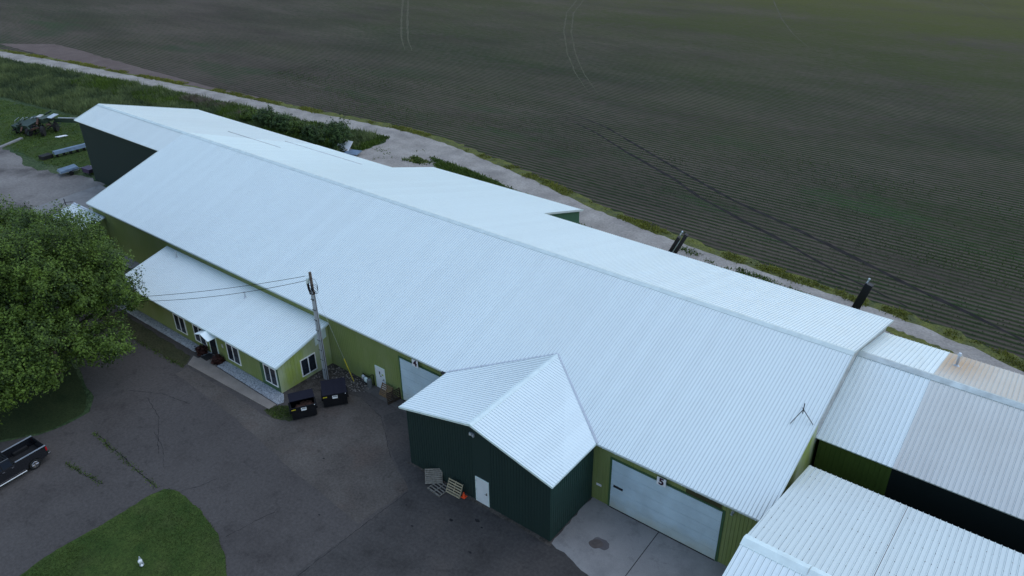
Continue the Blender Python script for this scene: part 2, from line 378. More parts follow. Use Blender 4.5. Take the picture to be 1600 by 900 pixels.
# ------------------------------------------------------------ ground sheets
def inpoly(x, y, P):
    P = np.asarray(P); r = np.zeros(len(x), bool); j = len(P)-1
    for i in range(len(P)):
        xi, yi, xj, yj = *P[i], *P[j]
        c = ((yi > y) != (yj > y)) & (x < (xj-xi)*(y-yi)/(yj-yi+1e-12)+xi); r ^= c; j = i
    return r
def rough_edge(P, step=.6, amp=.12, closed=True):
    out = []; n = len(P)
    for i in range(n if closed else n-1):
        a, b = Vector(P[i]), Vector(P[(i+1) % n]); L = (b-a).length; k = max(1, min(400, int(L/step)))
        nrm = Vector((-(b-a).y, (b-a).x)).normalized() if L else Vector((0,0))
        for j in range(k):
            q = a.lerp(b, j/k) + nrm*rnd.uniform(-amp, amp); out.append(tuple(q))
    if not closed: out.append(tuple(P[-1]))
    return out
def flat(name, P, z, mat, step=.6, amp=.12, kind='structure', thick=0):
    if amp: P = rough_edge(P, step, amp)
    bm = bmesh.new(); vs = [bm.verts.new((x, y, z)) for x, y in P]; f = bm.faces.new(vs)
    bm.normal_update()
    if f.normal.z < 0: bmesh.ops.reverse_faces(bm, faces=[f])
    if thick:
        r_ = bmesh.ops.extrude_face_region(bm, geom=list(bm.faces)); 
        bmesh.ops.translate(bm, vec=(0,0,-thick), verts=[v for v in r_['geom'] if isinstance(v, bmesh.types.BMVert)])
        bmesh.ops.recalc_face_normals(bm, faces=bm.faces)
    bmesh.ops.triangulate(bm, faces=bm.faces[:])
    me = bpy.data.meshes.new(name); bm.to_mesh(me); bm.free(); me.materials.append(mat)
    o = bpy.data.objects.new(name, me); C.objects.link(o); o['kind'] = kind; return o
def strip_poly(c, w_):
    c = [Vector(p) for p in c]; L = []; Rr = []
    for i, p in enumerate(c):
        d = (c[min(i+1, len(c)-1)]-c[max(i-1, 0)]).normalized(); n = Vector((-d.y, d.x)); ww = w_[i] if isinstance(w_, list) else w_
        L.append(tuple(p+n*ww/2)); Rr.append(tuple(p-n*ww/2))
    return L+Rr[::-1]
flat('ground', [(-900,-300),(500,-300),(500,900),(-900,900)], 0, M['meadow'], amp=0)
roadU = [(-300,22),(-230,30),(-191.31,36.08),(-169,39.45),(-147.61,41.66),(-123.8,44.41),(-103.75,45.92),(-88.09,47.55),(-77.96,48.4),(-68.94,47.66),(-60.25,45.98),(-49.54,43.45),(-39.68,40.6),(-31.74,39.1),(-26.55,38.4),(-19.73,37.7),(-13.97,37.15),(-6.92,36.57),(-2.33,36.0),(2.25,35.04),(7.36,33.49),(20,30),(60,20)]
roadL = [(-300,19),(-230,27),(-184.75,33.2),(-161.85,36.2),(-142.54,38.84),(-121.06,41.0),(-103.42,41.9),(-91.87,43.0),(-84.46,44.21),(-78.25,45.0),(-73.77,44.55),(-64.63,42.4),(-56.4,40.4),(-48.3,38.2),(-42.73,36.5),(-35.54,34.5),(-30.1,33.6),(-22.94,33.6),(-15.56,33.2),(-8.82,32.0),(-2.62,30.6),(2.77,29.5),(7.64,28.5),(20,25),(60,15)]
def offs(P, d):
    P = [Vector(p) for p in P]; out = []
    for i, p in enumerate(P):
        t = (P[min(i+1, len(P)-1)]-P[max(i-1, 0)]).normalized(); out.append(tuple(p+Vector((-t.y, t.x))*(d[i] if isinstance(d, list) else d)))
    return out
vo = offs(roadU, 1.2)
flat('field', rough_edge(vo, 1.5, .25, False)+[(500,-40),(500,900),(-900,900),(-900,0)], .004, M['field'], amp=0)
flat('bare_soil', [(-200,39.2),(-188.4,46.6),(-176,46.8),(-150,46.2),(-124.5,45.8),(-104,47.6),(-124,45),(-147.6,42.4),(-169,40.1)], .012, M['baresoil'], 1.5, .25)
flat('verge', rough_edge(offs(roadU, -.3), 1, .15, False)+rough_edge(offs(roadU, 1.5)[::-1], .8, .4, False), .008, M['verge'], amp=0)
flat('gravel_road', rough_edge(roadU, 1, .22, False)+rough_edge(roadL[::-1], 1, .3, False), .016, M['gravel'], amp=0)
flat('gravel_area', [(-77.2,36.5),(-77.4,42.9),(-78.3,45.2),(-75,45.6),(-66,43.5),(-56,40.8),(-48,38.5),(-35,35),(-10,32.6),(4,29.6),(12,27.5),(12,24),(-36,25),(-36,33),(-58,33),(-60,26),(-78,26)], .020, M['gravel'], 1, .35)
flat('green_verge', [(-67.5,42.3),(-60,41.6),(-50,39.6),(-42,37.4),(-36.5,35.6),(-37,34.2),(-44,35.6),(-55,37.3),(-62,38.5)], .024, M['grass'], 1, .4)
for i, (x, y, a, b) in enumerate([(-16,34.2,3.5,.5),(-10,34.6,4,.45),(-5,33.9,2.5,.4),(-1.5,33.2,3.5,.5),(2.5,30.4,3,.5),(4.2,29.6,1.5,.4),(0,30.6,2.5,.5),(-25,34.6,3,.5),(-32,34.3,2,.4),(-68,40.2,1.8,1.0)]):
    flat('grass_patch', [(x+a*math.cos(t)*(1+.2*math.sin(3*t)), y-.16*a*math.cos(t)+b*math.sin(t)) for t in np.linspace(0, 6.28, 22)[:-1]], .028+.004*(i % 2), M['verge'], .3, .18)
flat('dirt_yard', [(-190,12),(-140,9.5),(-123.4,7.9),(-116,7.6),(-110.2,6.2),(-104.9,7.7),(-100,9.5),(-95.5,9.5),(-88.4,5),(-78,5),(-78,-2),(-92.6,-.5),(-96.2,-.7),(-97.5,-2.8),(-105,-12),(-190,-12)], .008, M['dirtyard'], 1, .5)
flat('lawn', [(-190,14),(-140,10.5),(-123.4,8.9),(-114,8.2),(-108,8.6),(-97.5,11.5),(-97.5,19),(-112,21.5),(-128,21.5),(-142,20),(-190,15)], .005, M['grass'], 1, .6)
flat('concrete_pad', [(-95.8,8.9),(-95.2,0),(-91.6,-.9),(-80,-1.2),(-70,-1.2),(-70,5),(-78.4,8.9)], .02, M['concrete'], amp=0)
flat('asphalt', [(-100,-8),(-92,-3),(-80,-3),(-70,-1.5),(-64,-1),(-45,-.5),(-20,.4),(-2,.4),(20,.4),(20,-60),(-90,-60),(-90,-30),(-60,-30),(-51.8,-21.8),(-50.2,-19.7),(-49.8,-17.5),(-49.9,-16.0),(-51.5,-14.8),(-60,-12.5),(-80,-13),(-100,-14)], .008, M['asphalt'], .8, .12)
flat('asphalt_patch', [(-12.2,-5),(-25.6,-4.9),(-25.6,-4.4),(-30,-.4),(-31,-2.4),(-27,-5.3),(-23.7,-7),(-23.9,-11.4),(-24.4,-17),(-24,-30),(10,-30),(10,-8),(-3,-6.5),(-3.5,-1)], .012, M['asphalt_new'], .8, .05)
flat('asphalt_patch', [(-49,-9),(-40,-9.5),(-33,-10.4),(-24.2,-11.2),(-23.8,-6.9),(-27,-5.4),(-31,-2.6),(-34,-1.9),(-37,-2.6),(-38.4,-5),(-36,-7.2),(-38,-7.9),(-49,-7.8)], .012, M['asphalt_tan'], .8, .08)
flat('concrete_apron', [(-13.3,-4.95),(-13.4,.1),(-1,.1),(-1,-8.5),(-6,-7.4),(-9.4,-5.9),(-12.2,-5.15)], .02, M['concrete'], .4, .09)
flat('apron_joint', [(-8.35,.0),(-8.3,.0),(-8.2,-6.3),(-8.25,-6.3)], .024, M['crack'], amp=0)
flat('dark_stain', [(-11+.42*math.cos(t)*(1+.2*math.sin(2*t)), -3.3+.4*math.sin(t)) for t in np.linspace(0, 6.28, 24)[:-1]], .024, groundmat('wet_sand', [(.3,(.085,.072,.066)),(.7,(.12,.10,.09))], 3), amp=0)
flat('dark_stain', [(-10.75+.6*math.cos(t), -3.1+.42*math.sin(t)) for t in np.linspace(0, 6.28, 24)[:-1]], .0225, groundmat('damp_concrete', [(.3,(.10,.09,.09)),(.7,(.14,.13,.13))], 1), .2, .05)
flat('concrete_strip', [(-34.9,-.1),(-34.9,-1.0),(-31,-1.1),(-26,-1.1),(-26,-.1)], .02, groundmat('dirty_concrete', [(.3,(.07,.065,.06)),(.7,(.12,.11,.10))], .8, speck=(20,.15)), .4, .04)
flat('lawn_island', [(-37.4,-32),(-37.5,-28.5),(-37.6,-26.53),(-37.85,-24.51),(-37.6,-21.34),(-37.54,-17.9),(-37.3,-17.1),(-36.8,-16.75),(-36.19,-16.6),(-33.38,-16.75),(-30.83,-17.26),(-28.86,-18.04),(-27.52,-18.87),(-25.5,-22),(-25.5,-32)], .05, M['grass'], .35, .05, thick=.05)
flat('tree_lawn', [(-100,-14.2),(-80,-13.3),(-60,-12.8),(-52,-15.0),(-50.2,-16.2),(-50.0,-17.6),(-50.4,-19.6),(-52,-21.9),(-60,-30),(-90,-32),(-110,-20)], .014, groundmat('shady_lawn', [(.3,(.018,.032,.010)),(.7,(.034,.048,.016))], .5, 9, speck=(6,.3), bsc=10, bst=1), .6, .12)
flat('grass_strip', [(-62.5,-6.45),(-50.2,-6.75),(-49.6,-7.5),(-49.3,-8.1),(-53,-8.15),(-64,-8.3)], .016, groundmat('worn_grass', [(.3,(.035,.040,.018)),(.7,(.06,.058,.03))], .7, 8, speck=(6,.3), bsc=10, bst=1), .4, .1)
flat('grass_strip', [(-39.0,-7.5),(-38.4,-6.3),(-37.4,-5.8),(-36.0,-6.4),(-36.3,-7.2),(-37.5,-7.75)], .016, groundmat('worn_grass', [(.3,(.03,.040,.015)),(.7,(.055,.058,.026))], .7, 8, speck=(6,.3), bsc=10, bst=1), .3, .08)
flat('concrete_walk', [(-50.15,-6.55),(-49.5,-6.55),(-48.9,-5.35),(-47.3,-5.35),(-47.3,-6.35),(-38.75,-6.55),(-38.75,-7.25),(-49.4,-7.6)], .06, M['walk'], amp=0, thick=.06)
flat('white_rock_bed', [(-64,-5.3),(-49.2,-5.3),(-49.6,-6.15),(-64,-6.15)], .04, M['rock'], .3, .02, thick=.04)
flat('white_rock_bed', [(-47.2,-5.3),(-39.4,-5.3),(-38.5,-6.0),(-38.7,-6.45),(-47.2,-6.25)], .04, M['rock'], .3, .02, thick=.04)
flat('rock_bed', [(-39.6,-4.9),(-39.6,0),(-34.6,0),(-34.4,-1.0),(-35.6,-1.7),(-37,-2.6),(-38.2,-4.6)], .016, groundmat('dark_rubble', [(.35,(.035,.03,.027)),(.65,(.085,.075,.065))], 2, 6, speck=(9,.4), bsc=7, bst=1), .4, .12)
# tracks pressed into the field
def track(name, P, w_, mat, z=.010):
    Q = []
    V = [Vector(p) for p in P]
    for i in range(len(V)-1):
        k = max(2, int((V[i+1]-V[i]).length/1.5))
        for j in range(k): Q.append(V[i].lerp(V[i+1], j/k)+Vector((rnd.uniform(-.07,.07), rnd.uniform(-.07,.07))))
    Q.append(V[-1])
    n = len(Q); ws = [w_*rnd.uniform(.55, 1.3)*min(1, .25+3*i/n, .25+3*(n-i)/n) for i in range(n)]
    return flat(name, strip_poly([tuple(q) for q in Q], ws), z, mat, amp=0)
pale = groundmat('packed_pale_soil', [(.3,(.055,.055,.030)),(.7,(.090,.082,.055))], .35)
wet = groundmat('wet_wheel_rut', [(.3,(.010,.009,.009)),(.7,(.028,.024,.022))], .5)
for off in (-.9, 1.2):
    track('wheel_track', [(-175+off,150),(-162.1+off,133.6),(-142.2+off,112.9),(-126+off,96.5),(-117+off,88.5)], .5, pale)
    track('wheel_track', [(-135+off,190),(-120.4+off,161.1),(-112+off,143.5),(-99.1+off,123.3),(-85.8+off,105.2),(-75.7+off,93),(-66.5+off,83.2)], .33, pale)
track('wheel_track', [(-95,225),(-75.7,190.5),(-63.7,165.6),(-55,150),(-47,138)], .3, pale)
track('wheel_track', [(-45,255),(-30.5,220.3),(-21.5,198.8)], .3, pale)
RUT_A = [(-63.8,71.1),(-58.4,69.5),(-54.6,68.2),(-45.5,63.1),(-36.2,57.9),(-26.2,52.6),(-18.3,49.6),(-11.7,46.74),(-4.15,43.2),(3.74,40.0),(9,37.6),(20,33)]
RUT_B = [(-60.1,67.5),(-54.3,65),(-46.5,60.4),(-36.2,55.1),(-30.2,51.2),(-23.9,48.2),(-17.5,45.4),(-13.1,43.0),(-9.6,41.2),(-6.6,40.0),(-3,38.7)]
track('wheel_rut', RUT_A, .50, wet)
track('wheel_rut', RUT_B, .46, wet)
flat('dirt_strip', [(-25.6,-4.88),(-25.9,-5.05),(-23,-5.15),(-20,-5.2),(-16,-5.12),(-13.2,-5.2),(-13.2,-4.88)], .0165, groundmat('dirt_against_wall', [(.3,(.045,.038,.03)),(.7,(.11,.095,.08))], 2.5, 6, speck=(9,.3)), .25, .07)
for x, y, q in ((-19.6,-7.3,.10),(-21.3,-9.2,.07),(-18.2,-6.3,.12),(-17.6,-6.6,.06),(-30.9,-8.4,.06),(-22.9,-8.1,.05),(-16.9,-8.6,.08),(-26.9,-12.2,.05)):
    flat('oil_spot', [(x+q*1.6*math.cos(t)*rnd.uniform(.7,1.2), y+q*math.sin(t)*rnd.uniform(.7,1.2)) for t in np.linspace(0, 6.28, 12)[:-1]], .020, M['crack'], amp=0)
# cracks in the asphalt
for P, wd in (([(-47.1,-17.0),(-46,-16.9),(-44.6,-17.15),(-43.1,-17.0),(-41.5,-17.2),(-39.6,-17.25),(-37.9,-17.3)], .06),
              ([(-36.2,-16.4),(-35.6,-15.4),(-35.3,-14.3)], .03),
              ([(-30.2,-17),(-29.9,-15.4),(-29.45,-13.8)], .035), ([(-47.9,-12.2),(-44.8,-13),(-42,-14.8),(-41,-15.3)], .03),
              ([(-43.5,-14.2),(-41.2,-14.8),(-39.4,-15.9)], .025), ([(-24.1,-17.2),(-23.9,-11.4),(-23.7,-7.2)], .03), ([(-27.1,-5.4),(-31,-2.6),(-34,-1.9)], .025),
              ([(-50,-12.6),(-47.5,-11.2),(-44.4,-10.6)], .03), ([(-45.5,-19.9),(-43.7,-19.8),(-42.3,-19.6),(-41.3,-19.4)], .05)):
    Q = []
    for i in range(len(P)-1):
        a, b = Vector(P[i]), Vector(P[i+1]); k = max(2, int((b-a).length/.25))
        for j in range(k): Q.append(tuple(a.lerp(b, j/k)+Vector((rnd.uniform(-.05,.05), rnd.uniform(-.05,.05)))))
    Q.append(P[-1]); flat('pavement_crack', strip_poly(Q, [wd*rnd.uniform(.3,1.4) for _ in Q]), .018, M['crack'], amp=0)

# ------------------------------------------------------------ long warehouse
def zf(y): return 5.05+.3389*(y+.3)            # front plane
YR, ZR = 12.74, zf(12.74)
SB = .3006
def zb(y): return ZR-SB*(y-YR)
W = empty('warehouse', (-40,0,0), 'very long green warehouse with a white ribbed metal gable roof and doors 4 and 5', 'warehouse')
XL, XR = -78.37, -1.88
mb = MB(); d_ = (0,-1,-.3389)
sheet(mb, [(XL,-.3,5.05),(XR,-.3,5.05),(XR,YR,ZR),(XL,YR,ZR)], d_, thick=.10, rh=.036)
db = (0,1,-SB)
sheet(mb, [(XR,YR,ZR),(XR,24.95,zb(24.95)),(-35.93,25.9,zb(25.9)),(-35.93,YR,ZR)], db, thick=.10, rh=.036)
sheet(mb, [(-35.935,YR,ZR),(-35.935,33.2,zb(33.2)),(-58.3,33.2,zb(33.2)),(-58.3,YR,ZR)], db, thick=.10, rh=.036)
sheet(mb, [(-58.305,YR,ZR),(-58.305,26.3,zb(26.3)),(-72,26.4,zb(26.4)),(-78.3,YR,ZR)], db, thick=.10, rh=.036)
roof = mb.build('roof', M['roof'], W)
mb = MB(); e_ = -.012
sheet(mb, [(-98.3,9.1,zf(9.1)+e_),(XL-.002,9.1,zf(9.1)+e_),(XL-.002,YR,ZR+e_),(-98.3,YR,ZR+e_)], d_, thick=.09, rh=.02, shade_w=.012)
sheet(mb, [(-78.31,YR,ZR+e_),(-72.01,26.4,zb(26.4)+e_),(-98.3,26.5,zb(26.5)+e_),(-98.3,YR,ZR+e_)], db, thick=.09, rh=.02, shade_w=.012)
tag(mb.build('roof', roofmat('dull_white_wing_sheet', (.66,.72,.70), damt=.06, rough=.55), W), 'duller off-white roof over the dark green far end')
# dark side-overlap gaps running across the back slope
mb = MB()
for (x0, x1, y0) in ((-80,-69.6,19.3),(-74,-60,23.2)):
    mb.bb((x0, y0-.05, zb(y0)+.02), (x1, y0+.05, zb(y0)+.045))
mb.build('lap_seam', M['trim_dirty'], roof)
mb = MB(); c1 = .30
mb.prism([(-98.3,YR-c1,zf(YR-c1)+.035),(-98.3,YR,ZR+.06),(-98.3,YR+c1,zb(YR+c1)+.035),(-98.3,YR+c1,zb(YR+c1)+.02),(-98.3,YR,ZR+.03),(-98.3,YR-c1,zf(YR-c1)+.02)], (98.3+XR,0,0))
mb.build('ridge_cap', paint('ridge_cap_metal', (.60,.69,.67), .4), W)
# rake and eave trims
mb = MB()
mb.bar((XR,-.3,5.02),(XR,YR,ZR-.03),.03,.14); mb.bar((XR,YR,ZR-.03),(XR,24.95,zb(24.95)-.03),.03,.14)
mb.bar((XL,-.3,5.02),(XL,9.1,zf(9.1)-.03),.05,.2)
mb.bar((-98.3,9.1,zf(9.1)-.03),(-98.3,YR,ZR-.03),.05,.2); mb.bar((-98.3,YR,ZR-.03),(-98.3,26.5,zb(26.5)-.03),.05,.2)
mb.bar((-35.9,25.9,zb(25.9)-.03),(-35.9,33.2,zb(33.2)-.03),.05,.2)
mb.bar((XL,-.32,4.98),(-25.9,-.32,4.98),.05,.12); mb.bar((-13.1,-.32,4.98),(XR,-.32,4.98),.05,.12)
mb.build('trim', paint('eave_trim', (.50,.56,.55), .5), W)
# walls: main body cross-section prism
t = .14
mb = MB(); prof = [(0,0),(0,zf(0)-t),(YR,ZR-t),(24.6,zb(24.6)-t),(24.6,0)]
mb.prism([(XL+.35,y,z) for y, z in prof], (XR-.35-XL-.35,0,0))
holes = [((-31.15,0),(-26.2,0),0,4.2),((-12.0,0),(-4.5,0),0,4.2),((-34.2,0),(-33,0),0,2.2)]
wall_ribs(mb, (XL+.35,0), (XR-.35,0), 0, zf(0)-t, (0,-1,0), .229, holes)
mb.build('wall', M['green'], W)
mb = MB(); xg = XR-.35   # right gable end in a worn green lightened as if lit (seen past the lower roof)
mb.prism([(xg+.004,.0,0),(xg+.004,0,zf(0)-t),(xg+.004,8.6,zf(8.6)-t),(xg+.004,8.6,0)], (.03,0,0))
tag(mb.build('gable_wall', M['green_lit'], W), 'worn end wall with light painted into its green')
mb = MB(); mb.prism([(xg+.004,8.601,4.5),(xg+.004,8.601,zf(8.6)-t),(xg+.004,YR,ZR-t),(xg+.004,24.6,zb(24.6)-t),(xg+.004,24.6,4.0)], (.03,0,0)); mb.build('gable_flashing', M['trim_dirty'], W)
mb = MB(); prof = [(9.45,0),(9.45,zf(9.45)-t),(YR,ZR-t),(26.1,zb(26.1)-t),(26.1,0)]
mb.prism([(-97.95,y,z) for y, z in prof], (19.5,0,0)); 
wall_ribs(mb, (-97.95,9.45), (-78.1,9.45), 0, zf(9.45)-t, (0,-1,0), .229)
tag(mb.build('wing_wall', M['dkgreen'], W), 'dark green wall of the narrower far end')
mb = MB(); prof = [(24.5,0),(24.5,zb(24.5)-t),(32.9,zb(32.9)-t),(32.9,0)]
mb.prism([(-58,y,z) for y, z in prof], (21.8,0,0))
a = Vector((-36.2,25.6,0))
for k in range(32):
    y = 25.7+k*.229
    mb.bb((-36.2,y-.02,.0),(-36.18,y+.02,zb(y)-t-.02))
tag(mb.build('bump_out_wall', M['midgreen'], W), 'brighter green wall of the rear bump-out')
# door surrounds and overhead doors
def overhead(x0, x1, h, slot=None, y=0.0):
    mb = MB(); n = 5
    for i in range(n):
        z0, z1 = h*i/n, h*(i+1)/n
        mb.bb((x0, y-.07, z0+.016), (x1, y-.02, z1-.016))
        mb.bb((x0, y-.055, z1-.012), (x1, y-.02, z1+.012)) if i < n-1 else None
        for q in (.33, .66): mb.bb((x0, y-.078, z0+(z1-z0)*q-.03), (x1, y-.0701, z0+(z1-z0)*q+.03))
    d = mb.build('overhead_door', M['odoor'], W)
    mb = MB(); mb.bb((x0+.01,y-.085,.012),(x1-.01,y-.0705,.10)); mb.build('bottom_seal', M['rubber'], d)
    if slot:
        mb = MB(); mb.bb((slot[0],y-.088,slot[2]),(slot[1],y-.0785,slot[3])); mb.build('door_window', M['glass'], d)
    return d
overhead(-12.0, -4.5, 4.12, (-11.8,-11.1,1.9,2.1)); overhead(-31.05, -26.3, 4.12)
for x0, x1 in ((-12.0,-4.5),(-31.05,-26.3)):
    mb = MB(); mb.bb((x0-.16,-.05,0),(x0-.01,.0,4.25)); mb.bb((x1+.01,-.05,0),(x1+.16,.0,4.25)); mb.bb((x0-.01,-.06,4.125),(x1+.01,-.01,4.25)); mb.build('door_trim', M['green_deep'], W)
mb = MB(); mb.bb((-5.2,-.036,4.26),(-4.6,-.02,4.85)); mb.bb((-6.9,-.036,4.26),(-5.21,-.02,4.85)); tag(mb.build('wall_panel', paint('brownish_panel', (.05,.05,.02), .6), W), 'dark panel above the right end of door 5')
for s_, x, z in (('4',-29.15,4.50),('5',-8.42,4.42)):
    mb = MB(); mb.bb((x-.31,-.30,z-.31),(x+.31,-.28,z+.31)); sg = mb.build('number_sign', M['blank'], W)
    text(s_, .70, (x,-.306,z), (R(90),0,0), M['ink'], 'number', sg)
def door(parent, x, y, z0, wd=.98, h=2.1, hinge=1):
    mb = MB(); mb.bb((x-wd/2-.06,y-.05,z0),(x-wd/2,y,z0+h+.06)); mb.bb((x+wd/2,y-.05,z0),(x+wd/2+.06,y,z0+h+.06)); mb.bb((x-wd/2,y-.05,z0+h),(x+wd/2,y,z0+h+.06))
    fr = mb.build('door_frame', M['trim'], parent)
    mb = MB(); mb.bb((x-wd/2+.008,y-.045,z0+.02),(x+wd/2-.008,y-.01,z0+h-.008)); d = mb.build('door', M['door'], parent)
    mb = MB(); hx = x+hinge*(wd/2-.12); mb.bb((hx-.03,y-.06,z0+.95),(hx+.03,y-.046,z0+1.15)); mb.tube([(hx,y-.09,z0+1.02),(hx-hinge*.14,y-.09,z0+1.02)],.014); mb.tube([(hx,y-.05,z0+1.02),(hx,y-.09,z0+1.02)],.014)
    mb.build('door_handle', M['black'], d)
    mb = MB(); gx = x-hinge*(wd/2-.03)
    for z in (.25,1.05,1.85): MB().bb((gx-.03,y-.055,z0+z-.06),(gx+.01,y-.046,z0+z+.06)).build('hinge', M['galv'], d)
    return d
d4 = door(W, -33.55, 0, 0, 1.0, 2.08)
mb = MB(); mb.bb((-33.66,-.052,1.42),(-33.54,-.046,1.72)); mb.bb((-33.6,-.052,1.24),(-33.42,-.046,1.34)); mb.build('notice', M['inkblack'], d4)
mb = MB(); mb.bb((-33.38,-.052,1.42),(-33.18,-.046,1.56)); mb.build('sticker', paint('yellow_green', (.25,.35,.05), .5), d4)
mb = MB(); mb.bb((-13.1,-.045,1.33),(-12.72,-.02,1.5)); mb.build('wall_plate', M['blank'], W)
mb = MB(); mb.bb((-3.98,-.1,4.4),(-3.82,-.0,4.55)); mb.tube([(-3.9,-.1,4.5),(-3.9,-.28,4.42)],[.03,.09]); mb.build('wall_light', M['galv'], W)
mb = MB()
for k in range(12): MB().ball((-12.6+k*.92,-.35,4.94), .03, 6, 4).build('eave_screw', M['trim'], W)
mb = MB(); mb.prism([(-25.6,-.33,5.06),(-25.6,-.52,5.02),(-25.6,-.52,4.92),(-25.6,-.33,4.96)],(-.7,0,0)); mb.build('gutter_stub', M['rubber'], W)
mb = MB(); mb.tube([(-2.1,6.4,zf(6.4)-.2),(-2.1,7.0,zf(7)-.2)],.05); mb.build('flashing', M['trim_dirty'], W)

# ------------------------------------------------------------ dark green annex with a cross gable
A = empty('annex', (-19.5,-2.4,0), 'dark green annex with a white cross gable roof and one white door', 'annex')
XA0, XA1, YA = -25.55, -13.45, -4.88; ZE, ZA = 5.06, 6.66; xm = -19.5
yv = (ZA-5.05)/.3389-.3
eps = .045
mb = MB()
ov = .35
sheet(mb, [(xm,YA-.32,ZA),(xm,yv,ZA+eps*.5),(XA1+ov,-.3,ZE+eps*.5),(XA1+ov,YA-.32,ZE)], (1,0,-(ZA-ZE)/6.4), thick=.08, rh=.026, shade_w=.014)
sheet(mb, [(XA0-ov,YA-.32,ZE),(XA0-ov,-.3,ZE+eps*.5),(xm,yv,ZA+eps*.5),(xm,YA-.32,ZA)], (-1,0,-(ZA-ZE)/6.4), thick=.08, rh=.026, shade_w=.014)
ar = mb.build('roof', M['roof_annex'], A)
mb = MB()
mb.bar((xm,yv+.1,ZA+.045),(XA1+ov+.05,-.3,ZE+.05),.14,.02); mb.bar((xm,yv+.1,ZA+.045),(XA0-ov-.05,-.3,ZE+.05),.14,.02)
mb.build('valley_flashing', paint('valley_metal', (.45,.49,.53), .4), A)
mb = MB(); mb.prism([(xm-.22,YA-.33,ZA-.02),(xm,YA-.33,ZA+.05),(xm+.22,YA-.33,ZA-.02),(xm+.22,YA-.33,ZA-.05),(xm,YA-.33,ZA+.02),(xm-.22,YA-.33,ZA-.05)],(0,yv-YA+.4,0)); mb.build('ridge_cap', M['trim'], A)
mb = MB()
mb.bar((xm,YA-.33,ZA-.06),(XA1+ov,YA-.33,ZE-.06),.03,.15); mb.bar((xm,YA-.33,ZA-.06),(XA0-ov,YA-.33,ZE-.06),.03,.15)
mb.bar((XA1+ov,YA-.33,ZE-.08),(XA1+ov,-.3,ZE-.08),.03,.1); mb.bar((XA0-ov,YA-.33,ZE-.08),(XA0-ov,-.3,ZE-.08),.03,.1)
mb.build('trim', M['trim'], A)
mb = MB(); mb.prism([(XA0,YA,0),(XA0,YA,ZE-.14),(xm,YA,ZA-.14),(XA1,YA,ZE-.14),(XA1,YA,0)],(0,4.85,0))
k = XA0+.1
while k < XA1-.05:
    z1 = ZA-.16-abs(k-xm)*(ZA-ZE)/6.05
    if not (-19.55 < k < -18.2): mb.bb((k-.02,YA-.02,0),(k+.02,YA-.001,z1))
    k += .229
k = YA+.1
while k < -.1: mb.bb((XA0-.02,k-.02,0),(XA0-.001,k+.02,ZE-.15)); k += .229
mb.build('wall', M['dkgreen'], A)
mb = MB(); mb.bb((XA1+.002,YA,0),(XA1+.02,-.03,ZE-.2))
k = YA+.12
while k < -.1: mb.bb((XA1+.02,k-.022,0),(XA1+.042,k+.022,ZE-.2)); k += .229
tag(mb.build('side_wall', paint('side_green', (.025,.058,.046), .5), A), 'lighter green ribbed side wall')
door(A, -18.9, YA, 0, 1.02, 2.1)
mb = MB(); mb.bb((-19.66,YA-.05,5.56),(-19.42,YA,5.74)); mb.box((-19.64,YA-.12,5.7),(.16,.1,.2),.3); mb.box((-19.42,YA-.12,5.66),(.16,.1,.2),-.3); mb.build('flood_light', M['galv'], A)

# ------------------------------------------------------------ office lean-to
O = empty('office', (-51.5,-2.6,0), 'low green office with a white lean-to roof and white framed windows', 'office')
OX0, OX1, OY = -63.0, -39.6, -5.3; EZ, BZ = 2.78, 4.18
mb = MB(); sheet(mb, [(OX0-.3,OY-.35,EZ),(OX1+.32,OY-.35,EZ),(OX1+.32,-.03,BZ),(OX0-.3,-.03,BZ)], (0,-1,-(BZ-EZ)/5.62), thick=.08, rh=.038, rw=.06)
orf = mb.build('roof', M['roof'], O)
for x, y in ((-60.6,-.7),(-48.9,-1.3)):
    z = BZ+(y+.03)*.249
    mb = MB(); mb.tube([(x,y,z-.05),(x,y,z+.55)],.06); mb.tube([(x,y,z+.5),(x,y,z+.62)],[.10,.06]); mb.tube([(x,y,z),(x,y,z+.08)],[.16,.07]); mb.build('vent_pipe', M['galv'], orf)
mb = MB(); mb.bar((OX1+.33,OY-.35,EZ-.05),(OX1+.33,-.03,BZ-.05),.03,.16); mb.bar((OX0-.31,OY-.35,EZ-.05),(OX0-.31,-.03,BZ-.05),.03,.16); mb.bar((OX0-.3,OY-.37,EZ-.06),(OX1+.32,OY-.37,EZ-.06),.03,.13)
mb.build('trim', M['trim'], O)
mb = MB(); mb.prism([(OX0,OY,0),(OX0,OY,EZ),(OX0,-.02,BZ-.12),(OX0,-.02,0)],(OX1-OX0-.02,0,0)); 
wall_ribs(mb, (OX0,OY),(-42.0,OY),0,EZ-.05,(0,-1,0),.3, [((-54.6,OY),(-52.9,OY),0,3),((-51.4,OY),(-49.6,OY),0,3),((-49.4,OY),(-47.7,OY),0,3),((-46.7,OY),(-44.8,OY),0,3)])
mb.build('wall', M['green'], O)
mb = MB(); mb.bb((-42.0,OY-.022,0),(OX1-.02,OY-.002,EZ)); tag(mb.build('corner_wall', M['green_deep'], O), 'darker green end of the front wall')
mb = MB(); mb.prism([(OX1-.018,OY-.02,0),(OX1-.018,OY-.02,EZ-.02),(OX1-.018,-.02,BZ-.12),(OX1-.018,-.02,0)],(.02,0,0))
k = OY+.1
while k < -.1:
    z1 = EZ-.06+(k-OY)*.249
    if -3.3 < k < -1.5: mb.bb((OX1+.002,k-.02,0),(OX1+.022,k+.02,.42)); mb.bb((OX1+.002,k-.02,2.0),(OX1+.022,k+.02,z1))
    else: mb.bb((OX1+.002,k-.02,0),(OX1+.022,k+.02,z1))
    k += .3
